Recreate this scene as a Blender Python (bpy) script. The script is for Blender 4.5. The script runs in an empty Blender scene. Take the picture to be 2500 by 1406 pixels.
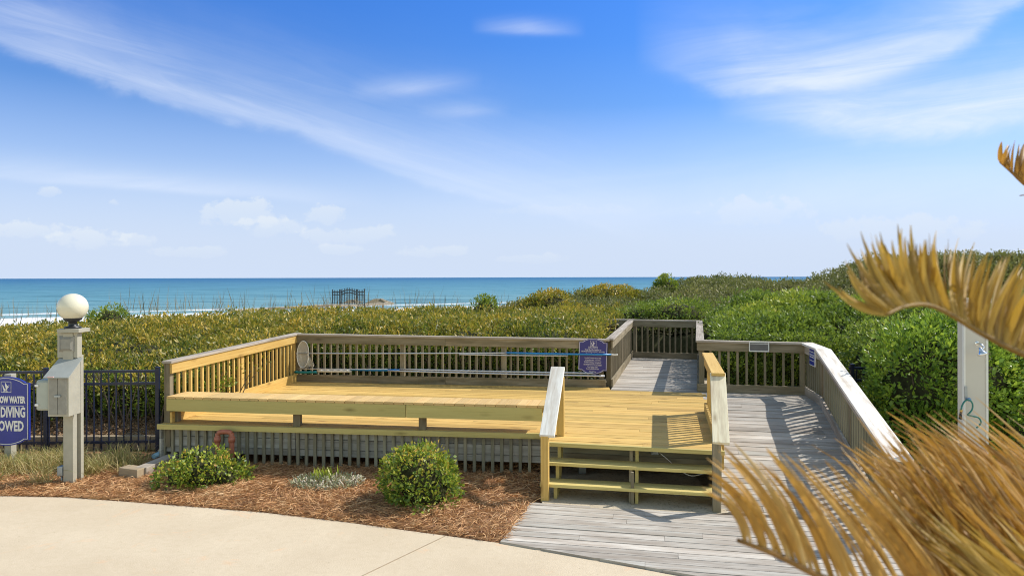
import bpy, math, random
import numpy as np
from mathutils import Vector, Matrix
random.seed(7); rng = np.random.default_rng(11)
R = math.radians
S = bpy.context.scene
C = S.collection
# ---------------------------------------------------------------- survey: photo pixel -> real place
F = 1667.0; H = 2.75
def hor(px): return 677 - (px-1250)*.0025
def G(px, py, z=0.0):
    d = F*(H-z)/(py-hor(px)); return ((px-1250)/F*d, d)
def Q(px, py, d):
    return Vector(((px-1250)/F*d, d, H-(py-hor(px))/F*d))
def V(*a): return Vector(a)
def lerp(a, b, t): return a+(b-a)*t
def sm(t):
    t = np.clip(t, 0, 1); return t*t*(3-2*t)
UX = Vector((.981, -.196, 0)); UY = Vector((.196, .981, 0))     # the timber structure is turned 11 degrees

# ---------------------------------------------------------------- node helpers
def newmat(name):
    m = bpy.data.materials.new(name); m.use_nodes = True
    nt = m.node_tree; nt.nodes.clear()
    out = nt.nodes.new('ShaderNodeOutputMaterial'); b = nt.nodes.new('ShaderNodeBsdfPrincipled')
    nt.links.new(b.outputs[0], out.inputs[0]); return m, nt, b, out
class N:
    def __init__(s, nt): s.nt = nt
    def link(s, v, sock):
        if v is None: return
        if isinstance(v, (int, float)): sock.default_value = v
        elif isinstance(v, (tuple, list)):
            sock.default_value = (tuple(v)+(1,))[:4] if len(sock.default_value) == 4 else tuple(v)[:3]
        else: s.nt.links.new(v, sock)
    def math(s, op, a, b=None, c=None, clamp=False):
        n = s.nt.nodes.new('ShaderNodeMath'); n.operation = op; n.use_clamp = clamp
        for i, v in enumerate((a, b, c)):
            if v is not None: s.link(v, n.inputs[i])
        return n.outputs[0]
    def mix(s, f, a, b, mode='MIX'):
        n = s.nt.nodes.new('ShaderNodeMix'); n.data_type = 'RGBA'; n.blend_type = mode
        s.link(f, n.inputs[0]); s.link(a, n.inputs[6]); s.link(b, n.inputs[7]); return n.outputs[2]
    def ramp(s, f, stops, interp='LINEAR'):
        n = s.nt.nodes.new('ShaderNodeValToRGB'); cr = n.color_ramp; cr.interpolation = interp
        while len(cr.elements) < len(stops): cr.elements.new(.5)
        for e, (p, c) in zip(cr.elements, stops):
            e.position = p; e.color = (tuple(c)+(1,))[:4] if not isinstance(c, (int, float)) else (c, c, c, 1)
        s.link(f, n.inputs[0]); return n.outputs[0]
    def noise(s, vec, scale=5, detail=4, rough=.5, dist=0):
        n = s.nt.nodes.new('ShaderNodeTexNoise'); s.link(vec, n.inputs['Vector'])
        n.inputs['Scale'].default_value = scale; n.inputs['Detail'].default_value = detail
        n.inputs['Roughness'].default_value = rough; n.inputs['Distortion'].default_value = dist
        return n.outputs[0]
    def voro(s, vec, scale=5, feature='F1', out=0):
        n = s.nt.nodes.new('ShaderNodeTexVoronoi'); n.feature = feature; s.link(vec, n.inputs['Vector'])
        n.inputs['Scale'].default_value = scale; return n.outputs[out]
    def attr(s, name, o=2):
        n = s.nt.nodes.new('ShaderNodeAttribute'); n.attribute_name = name; return n.outputs[o]
    def uv(s): return s.nt.nodes.new('ShaderNodeTexCoord').outputs['UV']
    def pos(s): return s.nt.nodes.new('ShaderNodeNewGeometry').outputs['Position']
    def sep(s, v):
        n = s.nt.nodes.new('ShaderNodeSeparateXYZ'); s.link(v, n.inputs[0]); return n.outputs
    def comb(s, x, y, z=0):
        n = s.nt.nodes.new('ShaderNodeCombineXYZ'); s.link(x, n.inputs[0]); s.link(y, n.inputs[1]); s.link(z, n.inputs[2]); return n.outputs[0]
    def bump(s, h, strength=.3, dist=.01):
        n = s.nt.nodes.new('ShaderNodeBump'); n.inputs['Strength'].default_value = strength
        n.inputs['Distance'].default_value = dist; s.link(h, n.inputs['Height']); return n.outputs[0]

def wood(name, light, mid, dark, knots=.5, weather=.0, wcol=(.3, .3, .3), rough=.75, var=.35, nails=False):
    m, nt, b, o = newmat(name); n = N(nt)
    u, v, _ = n.sep(n.uv()); r = n.attr('rnd')
    uo = n.math('ADD', u, n.math('MULTIPLY', r, 53.0)); vo = n.math('ADD', v, n.math('MULTIPLY', r, 17.0))
    wob = n.noise(n.comb(n.math('MULTIPLY', uo, 1.1), n.math('MULTIPLY', vo, 6.0), r), 1, 3)
    grain = n.noise(n.comb(n.math('MULTIPLY', uo, 1.6), n.math('MULTIPLY', n.math('ADD', vo, n.math('MULTIPLY', wob, .03)), 46.0), r), 1, 6, .68)
    big = n.noise(n.comb(n.math('MULTIPLY', uo, 1.3), n.math('MULTIPLY', vo, 9.0), r), 1, 4, .6)
    c = n.mix(n.ramp(grain, [(.32, 0.), (.66, 1.)]), mid, light)
    c = n.mix(n.math('MULTIPLY', n.ramp(grain, [(.30, 1.), (.44, 0.)]), .75), c, dark)
    c = n.mix(n.ramp(big, [(.42, 0.), (.70, .75)]), c, mid); c = n.mix(n.ramp(n.math('FRACT', n.math('MULTIPLY', r, 7.3)), [(.45, 0.), (.9, .55)]), c, tuple(x_*k_ for x_, k_ in zip(mid, (.86, .95, 1.0))))
    if weather: c = n.mix(n.ramp(big, [(.5-.25*weather, 0.), (.68, .85)]), c, wcol)
    vd = n.voro(n.comb(n.math('MULTIPLY', uo, 1.7), n.math('MULTIPLY', vo, 5.2), r), 1.0)
    k = n.ramp(vd, [(.07, 1.), (.12, .5), (.22, .0)])
    c = n.mix(n.math('MULTIPLY', k, knots), c, tuple(x*.5 for x in dark))
    c = n.mix(1, c, n.ramp(r, [(0, 1-var), (.25, 1-var*.3), (.5, 1.), (.7, 1-var*.55), (1, 1+var*.25)]), 'MULTIPLY')
    n.link(c, b.inputs['Base Color']); b.inputs['Roughness'].default_value = rough
    b.inputs['Specular IOR Level'].default_value = .25
    n.link(n.bump(grain, .5, .004), b.inputs['Normal']); return m
def plain(name, col, rough=.5, metal=0, nscale=12, var=.15, bumpd=.0, spec=.5):
    m, nt, b, o = newmat(name); n = N(nt)
    f = n.noise(n.pos(), nscale, 5, .6)
    n.link(n.mix(n.ramp(f, [(.3, 0.), (.7, 1.)]), tuple(x*(1-var) for x in col), tuple(min(1, x*(1+var)) for x in col)), b.inputs['Base Color'])
    b.inputs['Roughness'].default_value = rough; b.inputs['Metallic'].default_value = metal; b.inputs['Specular IOR Level'].default_value = spec
    if bumpd: n.link(n.bump(f, .6, bumpd), b.inputs['Normal'])
    return m
def leafmat(name, stops, rough=.42, trans=.3, patch=.5, pscale=.8, tcol=(.3, .4, .05)):
    m, nt, b, o = newmat(name); n = N(nt)
    r = n.attr('rnd'); p = n.noise(n.pos(), pscale, 3, .6)
    f = n.math('ADD', n.math('MULTIPLY', r, 1-patch), n.math('MULTIPLY', n.ramp(p, [(.3, 0.), (.7, 1.)]), patch))
    c = n.ramp(f, stops); n.link(c, b.inputs['Base Color']); b.inputs['Roughness'].default_value = rough
    b.inputs['Specular IOR Level'].default_value = .6
    t = nt.nodes.new('ShaderNodeBsdfTranslucent'); n.link(n.mix(.5, c, tcol), t.inputs[0])
    ms = nt.nodes.new('ShaderNodeMixShader'); ms.inputs[0].default_value = trans
    nt.links.new(b.outputs[0], ms.inputs[1]); nt.links.new(t.outputs[0], ms.inputs[2]); nt.links.new(ms.outputs[0], o.inputs[0])
    return m

# ---------------------------------------------------------------- materials
M = {}
M['new'] = wood('new_pine', (.70, .475, .16), (.57, .35, .095), (.36, .19, .05), .7, var=.34)
M['newg'] = wood('treated_pine_greenish', (.64, .52, .20), (.54, .42, .145), (.28, .20, .06), .6, var=.18)
M['newp'] = wood('pale_bench_pine', (.72, .50, .22), (.64, .41, .16), (.42, .25, .09), .35, var=.22)
M['grey'] = wood('weathered_boards', (.62, .57, .50), (.47, .42, .36), (.17, .14, .115), .35, .5, (.32, .26, .205), .85, .38)
M['rail'] = wood('weathered_rail', (.36, .295, .20), (.24, .19, .12), (.07, .052, .035), .4, .45, (.16, .13, .075), .85, .35)
M['cap'] = wood('weathered_cap', (.50, .44, .37), (.38, .32, .26), (.15, .12, .09), .3, .35, (.24, .20, .16), .85, .2)
M['capw'] = wood('bleached_cap', (.88, .83, .76), (.78, .71, .63), (.36, .28, .21), .3, .10, (.50, .42, .34), .8, .1)
M['capp'] = wood('pale_cap', (.90, .80, .60), (.82, .68, .46), (.5, .33, .16), .7, .05, (.5, .4, .28), .8, .1)
M['skirt'] = wood('skirt_boards', (.50, .475, .42), (.38, .36, .31), (.15, .13, .105), .35, .35, (.25, .23, .19), .9, .35)
M['batten'] = wood('batten', (.36, .32, .22), (.26, .23, .155), (.10, .08, .055), .3, .3, (.17, .15, .10), .9, .35)
M['timber'] = wood('landscape_timber', (.46, .36, .24), (.36, .27, .17), (.16, .11, .07), .3, .3, (.24, .19, .14), .9, .2)
M['dune'] = wood('dune_walk_wood', (.66, .56, .45), (.52, .43, .33), (.2, .15, .1), .2, .2, (.4, .33, .26), .9, .3)
M['greypaint'] = plain('beige_grey_paint', (.36, .335, .265), .55, nscale=6, var=.08)
M['greypaintd'] = plain('door_paint', (.25, .235, .20), .6, nscale=14, var=.12)
M['steel'] = plain('cabinet_roof_metal', (.30, .31, .29), .45, 0, 5, .1)
M['pvc'] = plain('grey_plastic_box', (.36, .38, .33), .45, nscale=5, var=.06)
M['globe'] = plain('frosted_globe', (.66, .62, .48), .25, nscale=2, var=.02)
M['black'] = plain('black_metal', (.02, .02, .022), .4, .2)
M['navy'] = plain('navy_fence_paint', (.011, .016, .042), .35, .0, 9, .2)
M['iron'] = plain('black_iron', (.012, .02, .03), .5)
M['blue'] = plain('sign_blue', (.016, .030, .25), .35, nscale=4, var=.1)
M['violet'] = plain('notice_blue', (.03, .028, .19), .4, nscale=4, var=.08)
M['signw'] = plain('sign_white', (.72, .70, .66), .5, var=.05)
M['signt'] = plain('notice_text', (.60, .55, .62), .5, var=.1)
M['silver'] = plain('anodised_pole', (.62, .62, .64), .3, .6, 20, .05)
M['whitep'] = plain('white_plastic', (.72, .70, .66), .45, var=.06)
M['polebl'] = plain('blue_pole', (.02, .22, .55), .35, var=.08)
M['teal'] = plain('teal_grip', (.01, .22, .24), .45, var=.1)
M['terra'] = plain('terracotta_pipe', (.36, .115, .065), .55, nscale=14, var=.25)
M['pipeb'] = plain('pale_blue_pvc', (.22, .36, .44), .4, var=.15)
M['conc'] = plain('concrete_flange', (.38, .36, .31), .85, nscale=25, var=.25, bumpd=.004)
M['showerw'] = plain('shower_column_paint', (.52, .49, .425), .5, nscale=3, var=.04)
M['showert'] = plain('shower_trim_paint', (.66, .65, .60), .5, nscale=3, var=.04)
M['chrome'] = plain('chrome', (.75, .74, .72), .12, 1.0, 10, .05)
M['hose'] = plain('green_hose', (.02, .16, .13), .35, var=.15)
M['brass'] = plain('brass', (.55, .36, .12), .3, 1.0)
M['galv'] = plain('galvanised', (.30, .33, .35), .4, .5)
M['twig'] = plain('dry_twig', (.33, .27, .20), .9, nscale=8, var=.3)
M['twigd'] = plain('bark', (.13, .095, .065), .95, nscale=20, var=.4)
M['core'] = plain('dark_inner_shade', (.045, .045, .020), .95, nscale=9, var=.5, spec=.1)  # dark colour stands for the shade among inner twigs and leaves
M['netting'] = None
m, nt, b, o = newmat('white_netting'); n = N(nt)
f = n.noise(n.pos(), 30, 3); n.link(n.mix(f, (.46, .43, .36), (.74, .71, .63)), b.inputs['Base Color']); b.inputs['Roughness'].default_value = .9
tr = nt.nodes.new('ShaderNodeBsdfTranslucent'); tr.inputs[0].default_value = (.7, .66, .55, 1)
ms = nt.nodes.new('ShaderNodeMixShader'); ms.inputs[0].default_value = .4
nt.links.new(b.outputs[0], ms.inputs[1]); nt.links.new(tr.outputs[0], ms.inputs[2])
nt.links.new(ms.outputs[0], o.inputs[0]); M['netting'] = m

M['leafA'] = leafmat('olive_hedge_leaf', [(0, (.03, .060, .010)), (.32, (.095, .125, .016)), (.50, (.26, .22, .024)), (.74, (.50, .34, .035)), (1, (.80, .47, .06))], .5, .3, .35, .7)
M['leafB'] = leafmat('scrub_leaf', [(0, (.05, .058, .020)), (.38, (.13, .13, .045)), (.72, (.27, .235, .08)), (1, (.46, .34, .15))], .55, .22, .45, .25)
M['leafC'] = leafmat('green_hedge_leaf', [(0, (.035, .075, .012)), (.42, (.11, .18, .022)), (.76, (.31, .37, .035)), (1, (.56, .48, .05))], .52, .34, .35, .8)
M['leafD'] = leafmat('big_green_leaf', [(0, (.05, .11, .014)), (.4, (.15, .27, .028)), (.8, (.33, .45, .04)), (1, (.58, .50, .06))], .42, .36, .3, 1.2)
M['leafE'] = leafmat('bush_leaf', [(0, (.035, .085, .010)), (.35, (.12, .20, .02)), (.65, (.34, .41, .04)), (.85, (.58, .46, .06)), (1, (.66, .28, .06))], .48, .35, .12, 3)
M['frond'] = leafmat('dry_frond', [(0, (.17, .08, .010)), (.45, (.44, .225, .03)), (.75, (.62, .37, .09)), (1, (.86, .66, .40))], .55, .28, .3, 9, (.5, .27, .04))
M['frondg'] = leafmat('half_dry_frond', [(0, (.18, .10, .010)), (.5, (.42, .25, .03)), (1, (.64, .43, .10))], .6, .3, .3, 9, (.5, .32, .04))
M['straw'] = leafmat('pine_needles', [(0, (.16, .070, .028)), (.3, (.43, .205, .08)), (.65, (.66, .37, .16)), (1, (.84, .59, .32))], .6, .15, .3, 1.5, (.5, .3, .1))
M['dryleaf'] = leafmat('leaf_litter', [(0, (.09, .05, .025)), (.5, (.25, .14, .06)), (1, (.42, .28, .15))], .7, .1, .2, 3, (.3, .2, .1))
M['grass'] = leafmat('grass_blades', [(0, (.10, .14, .03)), (.3, (.26, .28, .07)), (.6, (.50, .38, .15)), (1, (.66, .52, .27))], .5, .25, .4, 2.5, (.5, .4, .12))
M['oats'] = leafmat('sea_oat_stems', [(0, (.12, .11, .06)), (1, (.34, .28, .17))], .7, .2, .2, 2, (.3, .25, .1))
M['silverleaf'] = leafmat('silvery_leaf', [(0, (.11, .17, .06)), (.4, (.32, .34, .18)), (1, (.58, .54, .38))], .6, .2, .2, 6, (.4, .4, .3))

# concrete patio
m, nt, b, o = newmat('beige_concrete'); n = N(nt); p = n.pos()
f1 = n.noise(p, .9, 5, .6); f2 = n.noise(p, 14, 6, .65); f3 = n.noise(p, 80, 3, .6)
c = n.mix(n.ramp(f1, [(.3, 0.), (.7, 1.)]), (.54, .435, .305), (.63, .52, .375))
c = n.mix(n.ramp(f2, [(.45, 0.), (.72, .45)]), c, (.50, .40, .27))
c = n.mix(n.ramp(n.voro(p, 9.0), [(.03, .8), (.075, 0.)]), c, (.30, .23, .15))
c = n.mix(n.ramp(n.noise(p, 2.2, 4, .7, .6), [(.60, 0.), (.72, .5)]), c, (.70, .43, .25))
c = n.mix(1, c, n.ramp(f3, [(.3, .86), (.7, 1.06)]), 'MULTIPLY')
n.link(c, b.inputs['Base Color']); b.inputs['Roughness'].default_value = .9; b.inputs['Specular IOR Level'].default_value = .2
n.link(n.bump(n.math('ADD', f2, f3), .5, .006), b.inputs['Normal']); M['patio'] = m
# sand
m, nt, b, o = newmat('sand'); n = N(nt); p = n.pos()
f = n.noise(p, 5, 8, .7); c = n.mix(f, (.34, .28, .19), (.58, .49, .36))
c = n.mix(n.ramp(n.noise(p, 30, 4), [(.55, 0.), (.75, .7)]), c, (.12, .09, .06))
n.link(c, b.inputs['Base Color']); b.inputs['Roughness'].default_value = .95; n.link(n.bump(f, .7, .02), b.inputs['Normal']); M['sand'] = m
# mulch ground
m, nt, b, o = newmat('straw_ground'); n = N(nt); p = n.pos()
f = n.noise(p, 22, 8, .75, 1.5); c = n.mix(n.ramp(f, [(.3, 0.), (.7, 1.)]), (.14, .065, .03), (.42, .22, .10))
n.link(c, b.inputs['Base Color']); b.inputs['Roughness'].default_value = .95; n.link(n.bump(f, 1, .03), b.inputs['Normal']); M['strawg'] = m

# ---------------------------------------------------------------- object bookkeeping
def tag(o, label=None, cat=None, group=None, kind=None):
    if label: o['label'] = label
    if cat: o['category'] = cat
    if group: o['group'] = group
    if kind: o['kind'] = kind
    return o
def thing(name, label, cat, loc=(0, 0, 0), group=None):
    o = bpy.data.objects.new(name, None); C.objects.link(o); o.location = loc; o.empty_display_size = .2
    return tag(o, label, cat, group)
def link(name, me, mat, parent=None, bevel=0):
    o = bpy.data.objects.new(name, me); C.objects.link(o)
    if mat is not None and not me.materials: me.materials.append(mat)
    if parent is not None:
        o.parent = parent
        if not me.get('local'):
            p = parent; off = Vector((0, 0, 0))
            while p is not None: off += p.location; p = p.parent
            me.transform(Matrix.Translation(-off)); me['local'] = 1
    if bevel:
        b = o.modifiers.new('edge', 'BEVEL'); b.width = bevel; b.segments = 2; b.limit_method = 'ANGLE'; b.angle_limit = R(40)
    return o
class MB:
    def __init__(s): s.v = []; s.f = []; s.uv = []; s.r = []; s.sm = []
    def face(s, idx, uvs=None, r=0, smooth=False):
        s.f.append(list(idx)); s.uv.append(uvs if uvs else [(0, 0)]*len(idx)); s.r.append(r); s.sm.append(smooth)
    def beam(s, p0, p1, w, h, up=(0, 0, 1), r=None, anchor=0, endcut0=None, endcut1=None):
        """box from p0 to p1; w sideways, h along up; anchor +1: points run along the top face, -1: along the bottom"""
        p0 = Vector(p0); p1 = Vector(p1); up = Vector(up); ax = (p1-p0); L = ax.length; ax.normalize()
        sd = ax.cross(up).normalized(); upv = sd.cross(ax).normalized()
        r = random.random() if r is None else r
        o = -upv*h*.5*anchor; i = len(s.v)
        for p in (p0, p1):
            for a, b in ((-1, -1), (1, -1), (1, 1), (-1, 1)):
                s.v.append(p+o+sd*a*w/2+upv*b*h/2)
        if endcut0:
            for k in range(4): s.v[i+k] = s.v[i+k]+ax*endcut0*(1 if k in (1, 2) else -1)*w/2
        if endcut1:
            for k in range(4): s.v[i+4+k] = s.v[i+4+k]+ax*endcut1*(1 if k in (1, 2) else -1)*w/2
        def q(a, b, c, d, u0, v0, u1, v1): s.face([i+a, i+b, i+c, i+d], [(u0, v0), (u1, v0), (u1, v1), (u0, v1)], r)
        q(3, 2, 6, 7, 0, 0, 0, 0); s.uv[-1] = [(0, 0), (0, w), (L, w), (L, 0)]
        q(0, 4, 5, 1, 0, 0, 0, 0); s.uv[-1] = [(0, .3), (L, .3), (L, .3+w), (0, .3+w)]
        q(1, 5, 6, 2, 0, 0, 0, 0); s.uv[-1] = [(0, .6), (L, .6), (L, .6+h), (0, .6+h)]
        q(0, 3, 7, 4, 0, 0, 0, 0); s.uv[-1] = [(0, .9), (0, .9+h), (L, .9+h), (L, .9)]
        q(0, 1, 2, 3, 0, 0, .02, .05); q(4, 7, 6, 5, 0, 0, .02, .05); return s
    def poly(s, pts, th, udir=(1, 0, 0), r=None, uvo=0):
        """polygon given by its top points (counter-clockwise), extruded down by th"""
        r = random.random() if r is None else r; n = len(pts); i = len(s.v); ud = Vector(udir); vd = Vector((0, 0, 1)).cross(ud)
        pts = [Vector(p) for p in pts]
        s.v += pts+[p-Vector((0, 0, th)) for p in pts]
        s.face([i+k for k in range(n)], [(p.dot(ud), p.dot(vd)) for p in pts], r)
        s.face([i+n+k for k in reversed(range(n))], [(pts[k].dot(ud), pts[k].dot(vd)) for k in reversed(range(n))], r)
        for k in range(n):
            k2 = (k+1) % n; a = pts[k].dot(ud); b = pts[k2].dot(ud)
            s.face([i+k, i+n+k, i+n+k2, i+k2], [(a, .4), (a, .4+th), (b, .4+th), (b, .4)], r)
        return s
    def tube(s, pts, rad, n=8, r=0, cap=True, sub=1):
        pts = [Vector(p) for p in pts]
        if sub > 1 and len(pts) > 2: 
            P = [pts[0]*2-pts[1]]+pts+[pts[-1]*2-pts[-2]]; out = []
            for k in range(1, len(P)-2):
                for t in range(sub):
                    t /= sub; a, b, c, d = P[k-1:k+3]
                    out.append(.5*((2*b)+(c-a)*t+(2*a-5*b+4*c-d)*t*t+(3*b-a-3*c+d)*t**3))
            pts = out+[pts[-1]]
        m_ = len(pts); rads = rad if isinstance(rad, (list, tuple)) else [rad]*m_
        if len(rads) != m_: rads = [lerp(rads[0], rads[-1], k/(m_-1)) for k in range(m_)]
        i = len(s.v); ref = None
        for k, p in enumerate(pts):
            t = (pts[min(k+1, m_-1)]-pts[max(k-1, 0)]).normalized()
            if ref is None:
                ref = t.orthogonal().normalized()
            ref = (ref-t*ref.dot(t)).normalized(); b = t.cross(ref)
            for j in range(n):
                a = 2*math.pi*j/n; s.v.append(p+(ref*math.cos(a)+b*math.sin(a))*rads[k])
        for k in range(m_-1):
            for j in range(n):
                j2 = (j+1) % n; s.face([i+k*n+j, i+k*n+j2, i+(k+1)*n+j2, i+(k+1)*n+j], None, r, True)
        if cap:
            s.face([i+j for j in reversed(range(n))], None, r); s.face([i+(m_-1)*n+j for j in range(n)], None, r)
        return s
    def lathe(s, c, prof, n=24, axis=(0, 0, 1), r=0, smooth=True):
        ax = Vector(axis).normalized(); e = ax.orthogonal().normalized(); g = ax.cross(e); c = Vector(c); i = len(s.v)
        for (rr, h) in prof:
            for j in range(n):
                a = 2*math.pi*j/n; s.v.append(c+ax*h+(e*math.cos(a)+g*math.sin(a))*max(rr, 1e-4))
        for k in range(len(prof)-1):
            for j in range(n):
                j2 = (j+1) % n; s.face([i+k*n+j, i+k*n+j2, i+(k+1)*n+j2, i+(k+1)*n+j], None, r, smooth)
        s.face([i+j for j in reversed(range(n))], None, r); s.face([i+(len(prof)-1)*n+j for j in range(n)], None, r)
        return s
    def build(s, name, mat, parent=None, bevel=0):
        me = bpy.data.meshes.new(name); me.from_pydata([tuple(p) for p in s.v], [], s.f)
        uvl = me.uv_layers.new(name='UVMap'); flat = [c for fu in s.uv for uv in fu for c in uv]
        uvl.data.foreach_set('uv', flat)
        a = me.attributes.new('rnd', 'FLOAT', 'FACE'); a.data.foreach_set('value', s.r)
        me.polygons.foreach_set('use_smooth', s.sm); me.update()
        return link(name, me, mat, parent, bevel)
def npmesh(name, Vv, Fq, rnd, mat, parent=None, smooth=False):
    me = bpy.data.meshes.new(name); k = Fq.shape[1]
    me.vertices.add(len(Vv)); me.vertices.foreach_set('co', Vv.astype(np.float32).ravel())
    me.loops.add(Fq.size); me.loops.foreach_set('vertex_index', Fq.astype(np.int32).ravel())
    me.polygons.add(len(Fq)); me.polygons.foreach_set('loop_start', np.arange(0, Fq.size, k, dtype=np.int32))
    me.polygons.foreach_set('loop_total', np.full(len(Fq), k, dtype=np.int32))
    if smooth: me.polygons.foreach_set('use_smooth', np.ones(len(Fq), dtype=bool))
    a = me.attributes.new('rnd', 'FLOAT', 'FACE'); a.data.foreach_set('value', rnd.astype(np.float32))
    me.update(calc_edges=True)
    return link(name, me, mat, parent)
def unit(a): return a/np.maximum(np.linalg.norm(a, axis=1, keepdims=True), 1e-6)
def leaves(P, D, L, W, rnd, name, mat, parent=None):
    """one folded pointed leaf per row"""
    n = len(P); D = unit(D); Sd = unit(np.cross(D, rng.normal(size=(n, 3)))); Nn = np.cross(D, Sd)
    L = L[:, None]; W = W[:, None]
    V0 = P; V1 = P+D*L*.45+Sd*W*.5+Nn*W*.22; V2 = P+D*L; V3 = P+D*L*.45-Sd*W*.5+Nn*W*.22
    Vv = np.stack([V0, V1, V2, V3], 1).reshape(-1, 3)
    return npmesh(name, Vv, np.arange(n*4).reshape(-1, 4), rnd, mat, parent)
def blades(P, T, W, rnd, name, mat, parent=None, bend=.25, up=False):
    """thin three-segment curved blades from P to T"""
    n = len(P); A = T-P; L = np.linalg.norm(A, axis=1, keepdims=True); D = A/np.maximum(L, 1e-6)
    Sd = unit(np.cross(D, rng.normal(size=(n, 3)))); B = unit(np.cross(D, Sd))*L*bend*rng.normal(size=(n, 1))*.5
    Wd = unit(np.cross(D, unit(B)+1e-5))*W[:, None]*.5
    rows = []
    for t, w in ((0, 1), (.35, 1), (.7, .8), (1, .12)):
        c = P+A*t+B*(4*t*(1-t)); rows += [c-Wd*w, c+Wd*w]
    Vv = np.stack(rows, 1).reshape(-1, 3); i = np.arange(n)[:, None]*8
    Fq = np.concatenate([i+np.array([[0, 1, 3, 2]]), i+np.array([[2, 3, 5, 4]]), i+np.array([[4, 5, 7, 6]])], 0)
    return npmesh(name, Vv, Fq, np.tile(rnd, 3), mat, parent)
def vnoise(x, y, s=1.0, seed=0):
    """smooth value noise in numpy"""
    x = x*s+seed*17.3; y = y*s+seed*9.1; xi = np.floor(x); yi = np.floor(y); fx = x-xi; fy = y-yi
    def h(a, b): q = np.sin(a*127.1+b*311.7+seed)*43758.5453; return q-np.floor(q)
    fx = fx*fx*(3-2*fx); fy = fy*fy*(3-2*fy)
    return (h(xi, yi)*(1-fx)+h(xi+1, yi)*fx)*(1-fy)+(h(xi, yi+1)*(1-fx)+h(xi+1, yi+1)*fx)*fy
def domes(x, y, cell, seed):
    """rounded bush tops: height 0..1 of the nearest dome and a random number for that bush"""
    x = np.asarray(x, float)/cell; y = np.asarray(y, float)/cell; xi = np.floor(x); yi = np.floor(y)
    best = np.full(np.broadcast(x, y).shape, 9.0); rid = np.zeros(best.shape)
    def h(a, b, k): q = np.sin(a*127.1+b*311.7+seed*3.7+k*19.1)*43758.5453; return q-np.floor(q)
    for i in (-1, 0, 1):
        for j in (-1, 0, 1):
            a = xi+i; b = yi+j; cx = a+.15+.7*h(a, b, 1); cy = b+.15+.7*h(a, b, 2); d = np.hypot(x-cx, y-cy)/(.75+.5*h(a, b, 3))
            m_ = d < best; best = np.where(m_, d, best); rid = np.where(m_, h(a, b, 4), rid)
    return np.sqrt(np.clip(1-(best/.85)**2, 0, 1)), rid
def gridmesh(name, xs, ys, zf, mat, parent=None):
    X, Y = np.meshgrid(xs, ys); Z = zf(X, Y); nx = len(xs); ny = len(ys)
    Vv = np.stack([X.ravel(), Y.ravel(), Z.ravel()], 1)
    a = (np.arange(ny-1)[:, None]*nx+np.arange(nx-1)[None, :]).ravel()
    Fq = np.stack([a, a+1, a+1+nx, a+nx], 1)
    return npmesh(name, Vv, Fq, np.zeros(len(Fq)), mat, parent, True)

# ---------------------------------------------------------------- planks
def clip(poly, a, b, c):
    """keep the side a*x+b*y<=c"""
    out = []
    for i in range(len(poly)):
        p, q = poly[i], poly[(i+1) % len(poly)]; dp = a*p[0]+b*p[1]-c; dq = a*q[0]+b*q[1]-c
        if dp <= 0: out.append(p)
        if (dp < 0 < dq) or (dq < 0 < dp):
            t = dp/(dp-dq); out.append((p[0]+(q[0]-p[0])*t, p[1]+(q[1]-p[1])*t))
    return out
def planks(mb, poly, zf, w=.142, gap=.009, th=.035, ux=UX, seed=0, blen=4.2, wob=.002):
    ux = Vector(ux).normalized(); uy = Vector((-ux.y, ux.x, 0))
    vs = [p[0]*uy.x+p[1]*uy.y for p in poly]
    k0 = int(math.floor(min(vs)/w)); k1 = int(math.ceil(max(vs)/w))
    for k in range(k0, k1):
        st = clip(poly, uy.x, uy.y, (k+1)*w-gap); 
        if len(st) < 3: continue
        st = clip(st, -uy.x, -uy.y, -(k*w))
        if len(st) < 3: continue
        us = [p[0]*ux.x+p[1]*ux.y for p in st]; rk = random.Random(k*31+seed); off = rk.random()*blen
        j = math.floor((min(us)-off)/blen)
        while off+j*blen < max(us):
            a = off+j*blen; s2 = clip(st, -ux.x, -ux.y, -(a+.0015)); 
            if len(s2) >= 3: s2 = clip(s2, ux.x, ux.y, a+blen-.0015)
            if len(s2) >= 3:
                rr = random.Random(k*977+j*13+seed); dz = rr.uniform(-wob, wob); rv = rr.random()
                mb.poly([(p[0], p[1], zf(p[0], p[1])+dz) for p in s2], th, ux, rv)
            j += 1
    return mb

# ================================================================= SETTING
ZS = -3.6
def terr(x, y):
    z = -.06+0*x
    z = z-3.9*sm((y-26)/70.0)
    z = z+.10*(vnoise(x, y, .35, 3)-.5)*sm((y-9)/4)
    px = x/np.maximum(y, 1)
    z = z+1.0*sm((px-.12)/.5)*sm((y-17)/8)*(1-sm((y-45)/30))
    return z
ys = np.concatenate([np.linspace(-8, 8, 9), np.linspace(9, 60, 90), np.linspace(62, 160, 50)])
g = gridmesh('ground', np.linspace(-140, 140, 160), ys, lambda x, y: np.where(y < 8.5, -.06, terr(x, y)), M['sand']); tag(g, kind='structure')

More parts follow.
